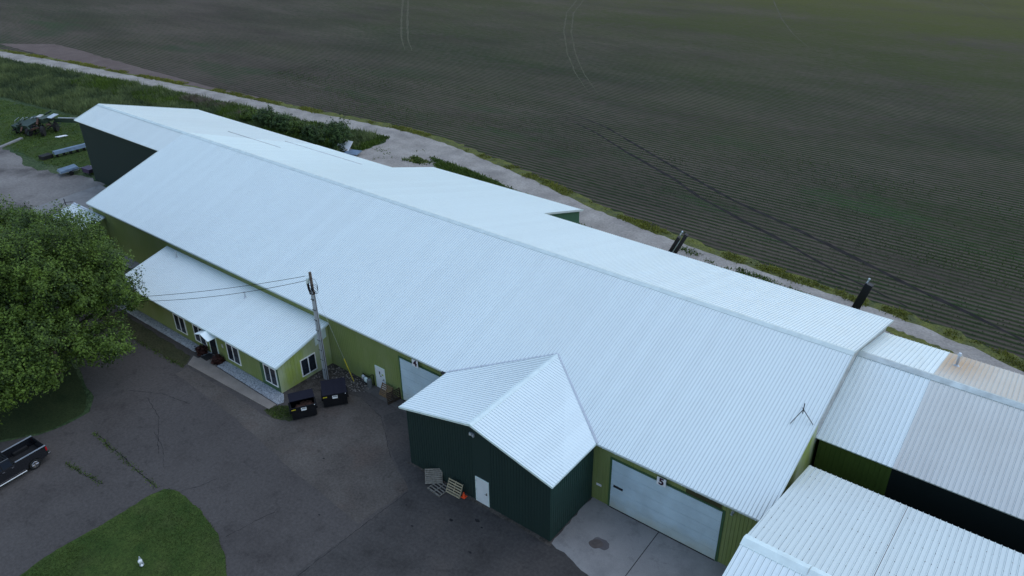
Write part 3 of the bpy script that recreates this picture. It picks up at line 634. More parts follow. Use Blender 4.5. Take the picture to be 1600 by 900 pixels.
tag(mb.build('gable_wall', M['green_lit'], O), 'weathered green end wall painted paler as if lit')  # siding colour lightened for the light this end catches
mb = MB(); mb.prism([(OX1+.03,-1.45,2.55),(OX1+.03,-1.45,3.55),(OX1+.03,-.25,3.85),(OX1+.03,-.25,2.85)],(.02,0,0)); mb.build('panel', M['trim'], O)
def window(parent, c, ax, wd, h, nrm):
    """ax: 'x' (on a front wall) or 'y'"""
    def P(u, z, o): return (c[0]+u, c[1]-o, c[2]+z) if ax == 'x' else (c[0]+o, c[1]+u, c[2]+z)
    mb = MB(); f = .08
    for a, b in (((-wd/2,-h/2),(wd/2,-h/2+f)),((-wd/2,h/2-f),(wd/2,h/2)),((-wd/2,-h/2+f),(-wd/2+f,h/2-f)),((wd/2-f,-h/2+f),(wd/2,h/2-f)),((-f/2,-h/2+f),(f/2,h/2-f))):
        mb.bb(P(a[0],a[1],.0),P(b[0],b[1],.07))
    fr = mb.build('window', M['label'], parent)
    for s_ in (-1, 1):
        mb = MB(); u0, u1 = sorted((s_*f/2, s_*(wd/2-f))); mb.bb(P(u0,-h/2+f,.015),P(u1,h/2-f,.04)); mb.build('pane', M['glass'], fr)
    return fr
for x in (-53.65,-50.6,-45.7): window(O, (x,OY,1.38), 'x', 1.75, 1.75, 0)
window(O, (-40.65,OY-.022,1.38), 'x', 1.62, 1.75, 0)
window(O, (OX1,-2.4,1.2), 'y', 1.55, 1.65, 0)
mb = MB(); mb.bb((-49.2,OY-.04,0.06),(-48.15,OY-.0,2.12)); dd = mb.build('door', M['dark'], O)
mb = MB(); mb.bb((-49.28,OY-.06,.06),(-49.2,OY,2.2)); mb.bb((-48.15,OY-.06,.06),(-48.07,OY,2.2)); mb.bb((-49.2,OY-.06,2.12),(-48.15,OY,2.2)); mb.build('door_frame', M['trim'], O)
mb = MB(); mb.bb((-49.1,OY-.05,.9),(-48.25,OY-.041,2.0)); mb.build('door_glass', M['glass'], dd)
cx = -48.65; mb = MB()
for s_ in (-1, 1):
    mb.prism([(cx,OY-1.0,2.72),(cx+s_*1.0,OY-1.0,2.36),(cx+s_*1.0,OY-1.0,2.31),(cx,OY-1.0,2.66)],(0,1.0,0))
mb.build('canopy', M['roof_annex'], O)
mb = MB(); mb.bb((-47.35,OY-.04,1.4),(-47.05,OY-.02,1.75)); mb.build('mailbox', M['trim_dirty'], O)
dm = MB(); dm.bb((-49.35,-6.35,.065),(-48.5,-5.5,.09)); tag(dm.build('doormat', M['rubber']), 'black doormat on the walk before the office door', 'doormat')

# ------------------------------------------------------------ small shed at the far left end of the warehouse
H = empty('shed', (-78,-2,0), 'small white roofed shed half hidden behind the tree at the warehouse corner', 'shed')
mb = MB(); sheet(mb, [(-82.0,-4.6,3.2),(-75.4,-4.6,3.2),(-75.4,-.05,4.05),(-82.0,-.05,4.05)], (0,-1,-.19), thick=.08)
sr = mb.build('roof', M['roof'], H)
mb = MB(); mb.bb((-82.0,-.25,4.03),(-75.4,-.05,4.12)); mb.build('flashing', paint('shed_flashing', (.45,.5,.56), .45), sr)
mb = MB(); mb.prism([(-81.7,-4.3,0),(-81.7,-4.3,3.1),(-81.7,-.02,3.9),(-81.7,-.02,0)],(6.0,0,0)); mb.build('wall', M['green'], H)

# ------------------------------------------------------------ buildings on the right
B = empty('gabled_shed', (8,16,0), 'lower building right of the long warehouse, part white, part weathered gable roof', 'building')
BR, BZr, BE0, BE1, BZe = 15.9, 7.7, 8.67, 24.15, 5.0; bs = (BZr-BZe)/(BR-BE0); bs2 = (BZr-BZe)/(BE1-BR)
XS = 2.5
mb = MB(); sheet(mb, [(-2.2,BE0,BZe),(XS,BE0,BZe),(XS,BR,BZr),(-2.2,BR,BZr)], (0,-1,-bs), thick=.1, pitch=.305, rh=.042)
sheet(mb, [(XS,BR,BZr),(XS,BE1,BZe),(-2.2,BE1,BZe),(-2.2,BR,BZr)], (0,1,-bs2), thick=.1, pitch=.305, rh=.042)
tag(mb.build('roof', M['roof'], B), 'cleaner white roof panels next to the long warehouse')
mb = MB(); sheet(mb, [(XS+.003,BE0,BZe),(30,BE0,BZe),(30,BR,BZr),(XS+.003,BR,BZr)], (0,-1,-bs), thick=.1, pitch=.305, rh=.042)
tag(mb.build('roof', M['roof_old'], B), 'greyed front roof panels')
mb = MB(); sheet(mb, [(XS+.003,BR,BZr),(30,BR,BZr),(30,BE1,BZe),(XS+.003,BE1,BZe)], (0,1,-bs2), thick=.1, pitch=.305, rh=.042)
rr = tag(mb.build('roof', M['roof_rust'], B), 'rust-stained tan back roof panels')
mb = MB(); mb.prism([(-2.22,BR-.38,BZr-.09),(-2.22,BR,BZr+.07),(-2.22,BR+.38,BZr-.09),(-2.22,BR+.38,BZr-.12),(-2.22,BR,BZr+.04),(-2.22,BR-.38,BZr-.12)],(32,0,0)); mb.build('ridge_cap', paint('old_ridge_cap', (.50,.56,.55), .5, var=.25), B)
zz = BZr-(20.6-BR)*bs2
mb = MB(); mb.tube([(3.35,20.6,zz-.1),(3.35,20.6,zz+.95)],.09,10); mb.tube([(3.35,20.6,zz+.9),(3.35,20.6,zz+1.08)],[.17,.1],10); mb.tube([(3.35,20.6,zz-.02),(3.35,20.6,zz+.12)],[.24,.1],10); mb.build('vent_pipe', M['galv'], rr)
mb = MB(); prof = [(9.0,0),(9.0,BZe-.02),(BR,BZr-.14),(23.9,BZe-.02),(23.9,0)]
mb.prism([(-2.0,y,z) for y, z in prof], (4.45,0,0)); wall_ribs(mb, (-2.0,9.0),(2.45,9.0),0,BZe-.03,(0,-1,0),.305); mb.build('wall', wallmat('shaded_olive', (.075,.11,.022)), B)
mb = MB(); mb.prism([(2.46,y,z) for y, z in prof], (27.3,0,0)); tag(mb.build('wall', wallmat('black_green', (.010,.014,.014)), B), 'nearly black newer wall section')
Cc = empty('low_building', (10,-4,0), 'building at the lower right corner with a white screwed metal roof', 'building')
CR, CZ, CB, CBz = -3.94, 7.0, 5.87, 5.0; cs = (CZ-CBz)/(CB-CR); fs = .20
mb = MB()
sheet(mb, [(-1.62,CB,CBz),(-1.94,CR,CZ),(4.06,CR,CZ),(4.06,CB,CBz)], (0,1,-cs), thick=.1, pitch=.305, rh=.045, rw=.05)
sheet(mb, [(4.09,CR,CZ),(30,CR,CZ),(30,CB,CBz),(4.09,CB,CBz)], (0,1,-cs), thick=.1, pitch=.305, rh=.045, rw=.05)
cr = mb.build('roof', M['roof_screw'], Cc)
mb = MB(); sheet(mb, [(-1.94,CR-14,CZ-14*fs),(30,CR-14,CZ-14*fs),(30,CR,CZ),(-1.94,CR,CZ)], (0,-1,-fs), thick=.1, pitch=.305, rh=.042)
cf = mb.build('roof', M['roof'], Cc)
mb = MB()
for j, yy in enumerate(np.linspace(CR+.5, CB-.15, 9)):
    z = CZ-(yy-CR)*cs
    x = -1.5
    while x < 14:
        if rnd.random() < .8: mb.box((x+rnd.uniform(-.03,.03), yy+rnd.uniform(-.03,.03), z+.012), (.032,.032,.03))
        x += .305
sc_ = mb.build('screw', M['rust'], cr); sc_['kind'] = 'stuff'
mb = MB(); mb.prism([(-1.96,CR-.42,CZ-.42*fs+.03),(-1.96,CR,CZ+.09),(-1.96,CR+.42,CZ-.42*cs+.03),(-1.96,CR+.42,CZ-.42*cs),(-1.96,CR,CZ+.05),(-1.96,CR-.42,CZ-.42*fs)],(3.4,0,0))
mb.prism([(1.5,CR-.42,CZ-.42*fs+.03),(1.5,CR,CZ+.09),(1.5,CR+.42,CZ-.42*cs+.03),(1.5,CR+.42,CZ-.42*cs),(1.5,CR,CZ+.05),(1.5,CR-.42,CZ-.42*fs)],(28,0,0)); mb.build('ridge_cap', M['trim'], Cc)
mb = MB(); mb.bb((4.058,CR+.3,CZ-.1-.3*cs),(4.092,CR+.35,CZ-.3*cs)); mb.prism([(4.058,CR,CZ-.02),(4.058,CB,CBz-.02),(4.058,CB,CBz-.06),(4.058,CR,CZ-.06)],(.034,0,0)); mb.build('panel_joint', M['rust'], Cc)
mb = MB(); mb.prism([(-1.45,5.5,0),(-1.45,5.5,CBz-.02),(-1.7,CR,CZ-.12),(-1.7,-17.5,CZ-13.6*fs-.12),(-1.7,-17.5,0)],(31,0,0)); mb.build('wall', wallmat('olive_c', (.05,.075,.02)), Cc)

# ------------------------------------------------------------ roof antennas
def antenna(loc, h, label, sc=1.0):
    r = empty('antenna', loc, label, 'antenna')
    ob = []
    mb = MB(); mb.tube([(0,0,h*.35),(0,0,h)],.05*sc,6); mb.ball((0,0,h),.06*sc,6,4); ob.append(mb.build('mast', M['black'], r))
    for a in (1.9, 4.1, 6.1):
        mb = MB(); mb.tube([(0,0,h*.62),(1.25*sc*math.cos(a),1.25*sc*math.sin(a),.03+sc*1.25*math.sin(a)*.33)],.04*sc,5); ob.append(mb.build('leg', M['black'], r))
    local(r, ob); return r
antenna((-2.85,6.75,zf(6.75)+.02), 1.15, 'small tripod antenna on the long white roof near its right end', .62)
antenna((-82.1,-1.0,3.75), 1.1, 'thin tripod antenna on the small shed roof beside the tree', .8)

# ------------------------------------------------------------ utility pole and wires
px, py = -38.3, -1.7
P = empty('utility_pole', (px,py,0), 'wooden utility pole with metal conduits between the office and the dumpsters', 'utility pole')
TOP = 9.95; lean = Vector((-.02,-.0,1))
mb = MB(); mb.tube([(px,py,0),(px-.1,py,TOP)],[.16,.11],12); mb.build('pole', M['pole'], P)
for i, (dx, dy, r_) in enumerate(((.02,-.24,.055),(-.13,-.22,.045),(.17,-.2,.04),(.24,-.08,.035))):
    mb = MB(); mb.tube([(px+dx,py+dy,0),(px+dx*.8,py+dy*.8,TOP-1.5-.15*i)],r_,8); mb.build('conduit', M['galv'], P)
mb = MB()
for k in range(8):
    z = 1+k*.95; MB().box((px-.01,py-.14,z),(.36,.26,.03)).build('strap', M['black'], P)

for dx, dz in ((-.34,-1.15),(-.30,-1.45),(-.2,-1.75)):
    mb = MB(); mb.tube([(px+dx,py-.18,TOP+dz-.15),(px+dx,py-.18,TOP+dz+.16)],[.07,.10],8); mb.ball((px+dx,py-.18,TOP+dz+.2),.08,8,5); mb.tube([(px+dx,py-.18,TOP+dz),(px,py,TOP+dz+.05)],.03,6); mb.build('cutout', M['black'], P)
mb = MB(); mb.box((px-.32,py-.15,TOP-.75),(.16,.2,.5),ry=.2); mb.tube([(px-.42,py-.15,TOP-.35),(px,py,TOP-.3)],.025); mb.tube([(px-.55,py-.1,TOP-1.0),(px,py,TOP-.9)],.03); mb.build('terminal_box', M['trim'], P)
mb = MB()
for k in range(7):
    rr_ = .42-.035*k; c = (px+.33,py-.1,TOP-1.3-.02*k); mb.tube([(c[0]+rr_*math.cos(a)*.75, c[1]-.05*k+.1*math.sin(a*1.5+k), c[2]+rr_*math.sin(a)) for a in np.linspace(0, 6.28, 20)],.017,5)
mb.tube([(px+.05,py-.1,TOP-.4),(px+.45,py-.05,TOP-.45),(px+.75,py-.1,TOP-.8),(px+.72,py-.1,TOP-1.3)],.014,5)
mb.build('cable_coil', M['black'], P)
def wire(a, b, sag, r_, label, group=None, mat='black', n=18):
    a, b = Vector(a), Vector(b); mb = MB()
    pts = [a.lerp(b, i/n)-Vector((0,0,sag*4*(i/n)*(1-i/n))) for i in range(n+1)]
    mb.tube(pts, r_, 5); return tag(mb.build('power_line', M[mat]), label, 'cable', group)
wire((px-.6,py-.1,TOP-.45),(-55.2,-8.1,4.9),.25,.020,'upper of two black overhead wires from the pole into the tree')
wire((px-.6,py-.1,TOP-.85),(-55.4,-8.3,4.5),.45,.020,'lower of two black overhead wires from the pole into the tree')
G = empty('guy_wire', (-36.1,-.75,0), 'thin guy wire with a yellow sleeve anchored by the stones', 'guy wire')
a_, b_ = Vector((-36.1,-.75,.02)), Vector((px,py+.05,TOP-1.5))
mb = MB(); mb.tube([a_, b_],.009,5); mb.build('wire', M['galv'], G)
mb = MB(); mb.tube([a_, a_+(b_-a_)*.26],.035,8); mb.build('sleeve', M['yellow'], G)

# ------------------------------------------------------------ dumpsters
def dumpster(loc, rz, label, lid_open):
    r = empty('dumpster', loc, label, 'dumpster', 'black waste dumpsters by the office', rz); ob = []
    w_, d, hb, hf = 1.85, 1.5, 1.5, 1.2     # front faces local -y
    mb = MB(); t = .04
    for (x0, x1) in ((-w_/2, -w_/2+t), (w_/2-t, w_/2)):
        mb.prism([(x0,-d/2,.12),(x0,-d/2,hf),(x0,d/2,hb),(x0,d/2,.12)],(x1-x0,0,0))
    mb.bb((-w_/2+t,-d/2,.12),(w_/2-t,-d/2+t,hf-.002)); mb.bb((-w_/2+t,d/2-t,.12),(w_/2-t,d/2,hb-.002)); mb.bb((-w_/2+t,-d/2+t,.12),(w_/2-t,d/2-t,.18))
    mb.bb((-w_/2-.03,-d/2-.03,hf-.08),(w_/2+.03,-d/2-.001,hf+.0)); 
    for x in (-.62,.62): mb.bb((x-.05,-d/2-.04,.14),(x+.05,-d/2-.001,.45))
    body = mb.build('body', M['black'], r); ob.append(body)
    for s_ in (-1, 1):
        mb = MB(); mb.bb((s_*(w_/2+.001),-d/2+.15,.62),(s_*(w_/2+.12),d/2-.15,.82)); ob.append(mb.build('fork_pocket', M['black'], r))
    for x in (-.75,.75):
        for y in (-.5,.5):
            mb = MB(); mb.tube([(x-.03,y,.065),(x+.03,y,.065)],.065,10); ob.append(mb.build('caster', M['rubber'], r))
    mb = MB()
    if lid_open:
        mb.prism([(-w_/2-.03,d/2+.03,hb+.02),(-w_/2-.03,-.28,hb-.02),(-w_/2-.03,-.28,hb+.02),(-w_/2-.03,d/2+.03,hb+.06)],(w_+.06,0,0))
    else:
        mb.prism([(-w_/2-.03,-d/2-.06,hf+.02),(-w_/2-.03,d/2+.03,hb+.03),(-w_/2-.03,d/2+.03,hb+.08),(-w_/2-.03,-d/2-.06,hf+.07)],(w_+.06,0,0))
        for x in (-.6,0,.6): mb.prism([(x-.03,-d/2,hf+.08),(x-.03,d/2,hb+.085),(x-.03,d/2,hb+.11),(x-.03,-d/2,hf+.10)],(.06,0,0))
    ob.append(mb.build('lid', paint('black_plastic_lid', (.010,.010,.018), .7, .15), r))
    mb = MB(); mb.bb((-.2,-d/2-.012,hf-.40),(.2,-d/2-.0015,hf-.12)); pl = mb.build('nameplate', M['label'], r); ob.append(pl)
    t_ = text('ACE', .15, (0,-d/2-.014,hf-.21), (R(90),0,0), M['inkblack'], 'lettering', pl, .004); t_.matrix_parent_inverse = Matrix()
    mb = MB(); mb.bb((-.92,-d/2-.012,hf-.21),(-.60,-d/2-.0015,hf-.13)); ob.append(mb.build('sticker', M['yellow'], r))
    mb = MB(); mb.ball((w_/2-.1,-d/2-.03,hf-.06),.04,6,4); ob.append(mb.build('latch', M['label'], r))
    local(r, ob)
    if lid_open:
        mb = MB()
        for k in range(9): mb.box((rnd.uniform(-.7,.7),rnd.uniform(-.5,.1),.65+rnd.uniform(0,.2)),(.45,.4,.25),rnd.uniform(0,3),rnd.uniform(-.4,.4))
        g = mb.build('rubbish', M['rust'], r); local(r, [g])
    return r
dumpster((-36.2,-5.85,0), R(59), 'black dumpster with its lid half open beside the office corner', True)
dumpster((-35.38,-3.35,0), R(53), 'black dumpster with its lid closed in front of the utility pole', False)

# ------------------------------------------------------------ gas meter, tank
gm = empty('gas_meter', (-34.95,-.35,0), 'grey gas meter with pipes against the green warehouse wall', 'gas meter')
mb = MB(); mb.ball((-35.3,-.35,.62),(.2,.16,.24),10,7); mb.build('meter_body', M['galv'], gm)
mb = MB(); mb.ball((-34.9,-.42,.55),(.24,.16,.26),10,7); mb.tube([(-34.9,-.6,.6),(-34.9,-.55,.6)],.09,10); mb.build('meter_body', M['trim'], gm)
mb = MB(); mb.tube([(-35.5,-.2,0),(-35.5,-.2,.85),(-35.3,-.3,.9),(-35.0,-.35,.88),(-34.7,-.25,.85),(-34.45,-.2,1.1),(-34.35,-.12,1.1),(-34.35,-.1,.1)],.035,6); mb.build('pipe', M['black'], gm)
mb = MB(); mb.tube([(-34.5,-.45,.02),(-34.5,-.45,.75)],.2,14); mb.ball((-34.5,-.45,.75),(.2,.2,.1),14,6); mb.build('regulator_tank', paint('tank_grey', (.12,.13,.13), .6), gm)

# ------------------------------------------------------------ pallets
def pallet_mesh(name, mat, n=6, w_=1.2, d=1.02, gap=1.0, label=None):
    r = empty(name, (0,0,0), label, 'pallet'); ob = []
    mb = MB()
    for k in range(n):
        y = -d/2+.05+k*(d-.1)/(n-1); MB_ = MB().bb((-w_/2,y-.048*gap,.10),(w_/2,y+.048*gap,.122)); ob.append(MB_.build('deck_board', mat, r))
    mb = MB()
    for x in (-w_/2+.02,0,w_/2-.02): ob.append(MB().bb((x-.02,-d/2,.018),(x+.02,d/2,.0995)).build('stringer', mat, r))
    mb = MB()
    for y in (-d/2+.06,0,d/2-.06): ob.append(MB().bb((-w_/2,y-.05,-.002),(w_/2,y+.05,.0175)).build('bottom_board', mat, r)); local(r, ob); return r
def put(r, loc, rx, ry, rz):
    r.rotation_mode = 'XYZ'; r.location = loc; r.rotation_euler = (rx, ry, rz); return r
put(pallet_mesh('pallet', M['wood'], 8, label='grey pallet standing tilted up behind the flat pallet at the dark wall'), (-22.95,-5.3,.50), R(55), 0, R(40))
put(pallet_mesh('pallet', M['wood'], 5, gap=.8, label='grey pallet lying flat in front of the tilted one by the dark wall'), (-22.15,-5.72,.04), 0, 0, R(-6))
put(pallet_mesh('pallet', M['wood_pale'], 6, gap=.9, label='pale pallet leaning on the dark green wall beside the orange cone'), (-21.0,-5.30,.50), R(64), 0, R(2))
put(pallet_mesh('pallet', M['wood_brown'], 7, label='brown pallet leaning on the green wall right of the white side door'), (-32.55,-.42,.47), R(62), 0, R(0))
put(pallet_mesh('pallet', M['wood_dark'], 7, label='dark pallet standing nearly edge-on beside garage door 4'), (-31.62,-.62,.56), R(84), 0, R(78))
cn = empty('traffic_cone', (-20.32,-5.2,0), 'orange cone lying against the pale pallet', 'cone')
mb = MB(); mb.tube([(-20.32,-5.2,.03),(-20.32,-5.2,.42)],[.14,.03],12); mb.build('cone_body', M['orange'], cn)
mb = MB(); mb.box((-20.32,-5.2,.015),(.34,.34,.03)); mb.build('base', M['orange'], cn)

# ------------------------------------------------------------ pickup truck (front towards local -y)
T = empty('pickup_truck', (-47.4,-23.25,0), 'glossy black pickup truck with an open bed parked by the lawn', 'pickup', rz=R(4)); ob = []
def part(mb, name, mat, par=None, **k):
    o = mb.build(name, mat, T, **k); o.matrix_parent_inverse = Matrix()
    if par: o.parent = par
    ob.append(o); return o
HW = .99
def arch(y0, y1, zb_, yc, r_=.47, n=9):
    return [(yc+r_*math.cos(t), .42+r_*math.sin(t)) for t in np.linspace(math.pi, 0, n)]
# side panel with wheel arches: rear wheel at y=+1.75, front wheel at y=-1.9
side = [(-2.85,.55),(-2.4,.42)]+arch(0,0,0,-1.9)+[(-1.40,.42),(1.25,.42)]+arch(0,0,0,1.75)+[(2.25,.45),(2.75,.6),(2.78,1.38),(.62,1.38),(.55,1.25),(-1.25,1.25),(-2.5,1.18),(-2.85,1.0)]
mb = MB()
for s_ in (-1, 1): mb.prism([(s_*HW, y, z) for y, z in side], (-s_*.09,0,0))
mb.bb((-HW+.09,2.70,.62),(HW-.09,2.78,1.37)); mb.bb((-HW+.09,.58,.5),(HW-.09,.64,1.37)); mb.bb((-HW+.09,-2.8,.55),(HW-.09,-2.7,1.0))
mb.bb((-HW+.09,-1.3,.4),(HW-.09,.56,.5))
mb.prism([(-HW+.09,-2.8,1.02),(-HW+.09,-1.25,1.24),(-HW+.09,-1.25,1.2),(-HW+.09,-2.8,.98)],(2*HW-.18,0,0))
body = part(mb, 'body', M['carblack'], bevel=.012)
mb = MB(); mb.bb((-HW+.095,.65,.60),(HW-.095,2.69,.68))
for s_ in (-1, 1): mb.bb((s_*(HW-.095),1.25,.68),(s_*(HW-.3),2.25,.92))
part(mb, 'bed_liner', M['rubber'])
for s_ in (-1, 1): part(MB().bb((s_*(HW-.001),.66,1.382),(s_*(HW-.11),2.78,1.41)), 'bed_rail', paint('rail_sky_sheen', (.26,.28,.30), .3))  # sky reflection on the black rail tops, painted in as grey
mb = MB(); zc0, zc1 = 1.25, 1.88
def cabring(z, y0, y1, hw): return [(-hw,y0,z),(hw,y0,z),(hw,y1,z),(-hw,y1,z)]
v0, v1 = cabring(zc0,-1.25,.58,HW-.02), cabring(zc1,-.45,.42,HW-.2)
mb.add(v0+v1, [(3,2,1,0),(4,5,6,7),(0,1,5,4),(1,2,6,5),(2,3,7,6),(3,0,4,7)])
cab = part(mb, 'cab', M['carblack'], bevel=.03)
for s_ in (-1, 1):
    for ya, yb_ in ((-.92,-.28),(-.20,.42)):
        mb = MB(); 
        def sx(z): return s_*((HW-.02)+(z-zc0)/(zc1-zc0)*(-.18)+.006)
        yo = .42 if ya > -.25 else ya+.42
        mb.prism([(sx(1.30),ya,1.30),(sx(1.30),yb_+.03,1.30),(sx(1.80),yb_-.05,1.80),(sx(1.80),max(ya,-.44) if ya > -.25 else ya+.5,1.80)],(-s_*.01,0,0))
        part(mb, 'side_window', M['glass'])
mb = MB(); mb.prism([(-.8,.555,1.33),(.8,.555,1.33),(.68,.46,1.78),(-.68,.46,1.78)],(0,.015,0)); part(mb, 'cab_window', M['glass'])
mb = MB(); mb.prism([(-.85,-1.20,1.31),(.85,-1.20,1.31),(.70,-.52,1.84),(-.70,-.52,1.84)],(0,-.02,.03)); part(mb, 'windshield', M['glass'])
for s_ in (-1, 1):
    for y in (-1.9, 1.75):
        mb = MB(); mb.tube([(s_*(HW-.27),y,.39),(s_*(HW-.24),y,.39),(s_*(HW-.02),y,.39),(s_*(HW+.01),y,.39)],[.35,.39,.39,.35],24); wh = part(mb, 'wheel', M['rubber'])
        mb = MB(); mb.tube([(s_*(HW+.012),y,.39),(s_*(HW+.02),y,.39)],[.25,.24],20)
        for k in range(6):
            a = k*math.pi/3; mb.bar((s_*(HW+.03),y,.39),(s_*(HW+.03),y+.22*math.cos(a),.39+.22*math.sin(a)),.06,.03)
        rm = part(mb, 'rim', M['chrome'], wh)
for s_ in (-1, 1):
    mb = MB(); mb.bb((s_*(HW+.004),2.70,.98),(s_*(HW-.14),2.80,1.30)); part(mb, 'taillight', M['redlight'])
    mb = MB(); mb.bb((s_*(HW-.02),-2.87,.8),(s_*(HW-.3),-2.8,.98)); part(mb, 'headlight', M['glass'])
    mb = MB(); mb.tube([(s_*(HW+.08),-1.2,.36),(s_*(HW+.08),1.1,.36)],.045,8); part(mb, 'step_bar', M['chrome'])
    mb = MB(); mb.box((s_*(HW+.14),-.95,1.32),(.22,.12,.2)); part(mb, 'mirror', M['carblack'])
    for y in (-.3, .32):
        mb = MB(); mb.bb((s_*HW,y,1.1),(s_*(HW+.025),y+.16,1.14)); part(mb, 'door_handle', M['chrome'])
mb = MB(); mb.box((0,2.88,.55),(1.8,.16,.2)); part(mb, 'bumper', M['chrome'], bevel=.02)
mb = MB(); mb.box((0,-2.92,.55),(1.9,.16,.24)); part(mb, 'bumper', M['chrome'], bevel=.02)
mb = MB()
for k in range(5): mb.bar((-.72,-.3+k*.17,1.90),(.72,-.3+k*.17,1.90),.05,.03)
part(mb, 'roof_rack', M['black'])
tc = empty('tool_case', (-46.85,-21.2,.7), 'small grey round case lying in the pickup bed', 'case')
mb = MB(); mb.tube([(-46.95,-20.95,.72),(-46.95,-20.95,.90)],[.24,.20],14); mb.build('case_body', M['galv'], tc)
mb = MB(); mb.tube([(-47.1,-20.95,.91),(-46.95,-20.95,1.0),(-46.8,-20.95,.91)],.02,6); mb.build('handle', M['black'], tc)

# ------------------------------------------------------------ dark conveyors behind the back eave
def conveyor(base, top, wd, label, pair):
    r = empty('conveyor', base, label, 'conveyor'); b, tp = Vector(base), Vector(top)
    d = (tp-b).normalized(); sd_ = Vector((1,.15,0)).normalized()
    if pair:
        for s_ in (-1, 1): mb = MB(); mb.bar(b+sd_*s_*wd*.3, tp+sd_*s_*wd*.3+d*(.25*s_), wd*.42, .35, upv=(0,1,.2)); mb.build('beam', M['brownmetal'], r)
        mb = MB(); mb.tube([b+Vector((0,-.1,0)), tp-d*.6+Vector((0,-.1,0))],.035,6); mb.build('rod', M['trim'], r)
    else:
        mb = MB(); mb.bar(b, tp, wd, .45, upv=(0,1,.2)); mb.build('housing', paint('black_conveyor', (.008,.008,.012), .5), r)
        mb = MB(); mb.bar(b-sd_*wd*.52, tp-sd_*wd*.52, .04, .5, upv=(0,1,.2)); mb.bar(b+sd_*wd*.52, tp+sd_*wd*.52, .04, .5, upv=(0,1,.2)); mb.build('side_rail', M['brownmetal'], r)
    q = tp-sd_*wd*.35+d*.25
    mb = MB(); mb.tube([tp-sd_*wd*.35, q+d*.2],.07,6); mb.ball(q+d*.2,.10,8,5); mb.build('lamp_head', M['galv'], r)
    mb = MB(); mb.bb((b.x-wd*.8,b.y-.5,0),(b.x+wd*.8,b.y+.5,.3)); mb.build('foot', M['rust'], r)
    return r
conveyor((-24.2,28.2,.3), (-21.5,28.0,6.3), .8, 'paired dark brown conveyor beams rising behind the roof, left of two', True)
conveyor((-6.3,28.0,.3), (-4.75,28.0,6.7), .6, 'single black conveyor rising behind the roof near its right end', False)

# ------------------------------------------------------------ yard at the far left
def junk():
    r = empty('farm_machine', (-125,14.5,0), 'old dark farm machine with rusty linkages and a long boom on the grass', 'farm machine')
    mb = MB(); mb.box((-126.2,14.2,1.5),(2.4,3.6,.5),.3,.12); mb.box((-124.6,15.8,1.9),(1.3,2.2,.7),.3); mb.box((-127.3,13.0,1.0),(1.8,2.0,.9),.1,.2)
    mb.build('chassis', M['greenpaint'], r)
    for k in range(14): MB().tube([(-129.2+k*.25,12.6+.22*k,.3),(-128.9+k*.25,12.9+.22*k,1.6+.4*math.sin(k*1.7)),(-128.3+k*.25,13.4+.22*k,2.1)],.045,5).build('tine', M['greenpaint' if k % 2 else 'galv'], r)
    for k in range(60):
        a = Vector((rnd.uniform(-128,-122.6), rnd.uniform(12.2,17.2), rnd.uniform(.2,1.9)))
        MB().bar(a, a+Vector((rnd.uniform(-.9,.9), rnd.uniform(-1.1,1.1), rnd.uniform(-.7,.7))), rnd.uniform(.06,.26), rnd.uniform(.06,.24)).build('link_bar', M[rnd.choice(['rust','black','rubber','greenpaint','black'])], r)
    for (x, y, rr_, a) in ((-122.6,14.1,.75,.9),(-124.5,12.8,.6,.5),(-127.6,12.3,.55,1.2),(-123.3,16.4,.7,.8)):
        u = Vector((math.cos(a), math.sin(a), 0))
        mb = MB(); c = Vector((x,y,rr_)); mb.tube([c-u*.17, c-u*.2, c+u*.2, c+u*.17],[rr_*.8,rr_,rr_,rr_*.8],20); wh = mb.build('wheel', M['rubber'], r)
        mb = MB(); mb.tube([c-u*.21, c-u*.22],rr_*.35,12); mb.build('rim', M['rust'], wh)
    MB().box((-123.9,16.6,2.3),(1.0,1.5,.1),.3,.15).build('cover_panel', M['galv'], r); MB().box((-126.0,15.6,2.2),(.7,.9,.1),.4,.15).build('cover_panel', M['trim_dirty'], r)
    mb = MB(); mb.bar((-123.6,16.6,1.7),(-118.5,19.6,1.7),.25,.6); mb.build('boom', M['greenpaint'], r)
    mb = MB(); mb.bar((-123.0,17.0,2.1),(-119.6,19.0,2.1),.14,.1); mb.build('boom_rail', M['galv'], r)
junk()
mb = MB(); mb.bar((-121.0,4.6,.12),(-124.1,11.4,.12),.55,.2); tag(mb.build('concrete_beam', M['concrete']), 'pale beam lying on the grass at the left edge', 'beam')
ty = empty('trough', (-110.8,13,0), 'long grey metal trough on short legs lying on the grass before the dark end wall', 'trough')
A0, A1 = Vector((-111.4,10.4,.5)), Vector((-110.9,16.0,.5)); sdv = Vector((.45,-.04,0))
MB().prism([A0-sdv, A0-sdv*.6+Vector((0,0,.42)), A0+sdv*.6+Vector((0,0,.42)), A0+sdv], A1-A0).build('trough_body', M['bluegrey'], ty)
for k in range(6):
    q = A0.lerp(A1, (k+.4)/6); MB().bb((q.x-.35,q.y-.06,0),(q.x+.35,q.y+.06,.5)).build('leg', M['black'], ty)
MB().box((-112.0,9.5,.3),(1.2,1.5,.5),.1).build('drive_box', M['rubber'], ty)
tp_ = empty('flat_trailer', (-103.3,8.6,0), 'small flat trailer under a faded blue sheet near the foot of the dark end wall', 'trailer')
MB().box((-103.2,8.5,.74),(1.7,2.5,.24),-.15,.08,tap=.86).build('cover', M['bluegrey'], tp_)
mb = MB(); mb.box((-103.2,8.5,.50),(1.5,2.3,.12),-.15); mb.bar((-103.0,9.6,.45),(-102.6,11.4,.4),.08); mb.build('frame', M['trim_dirty'], tp_)
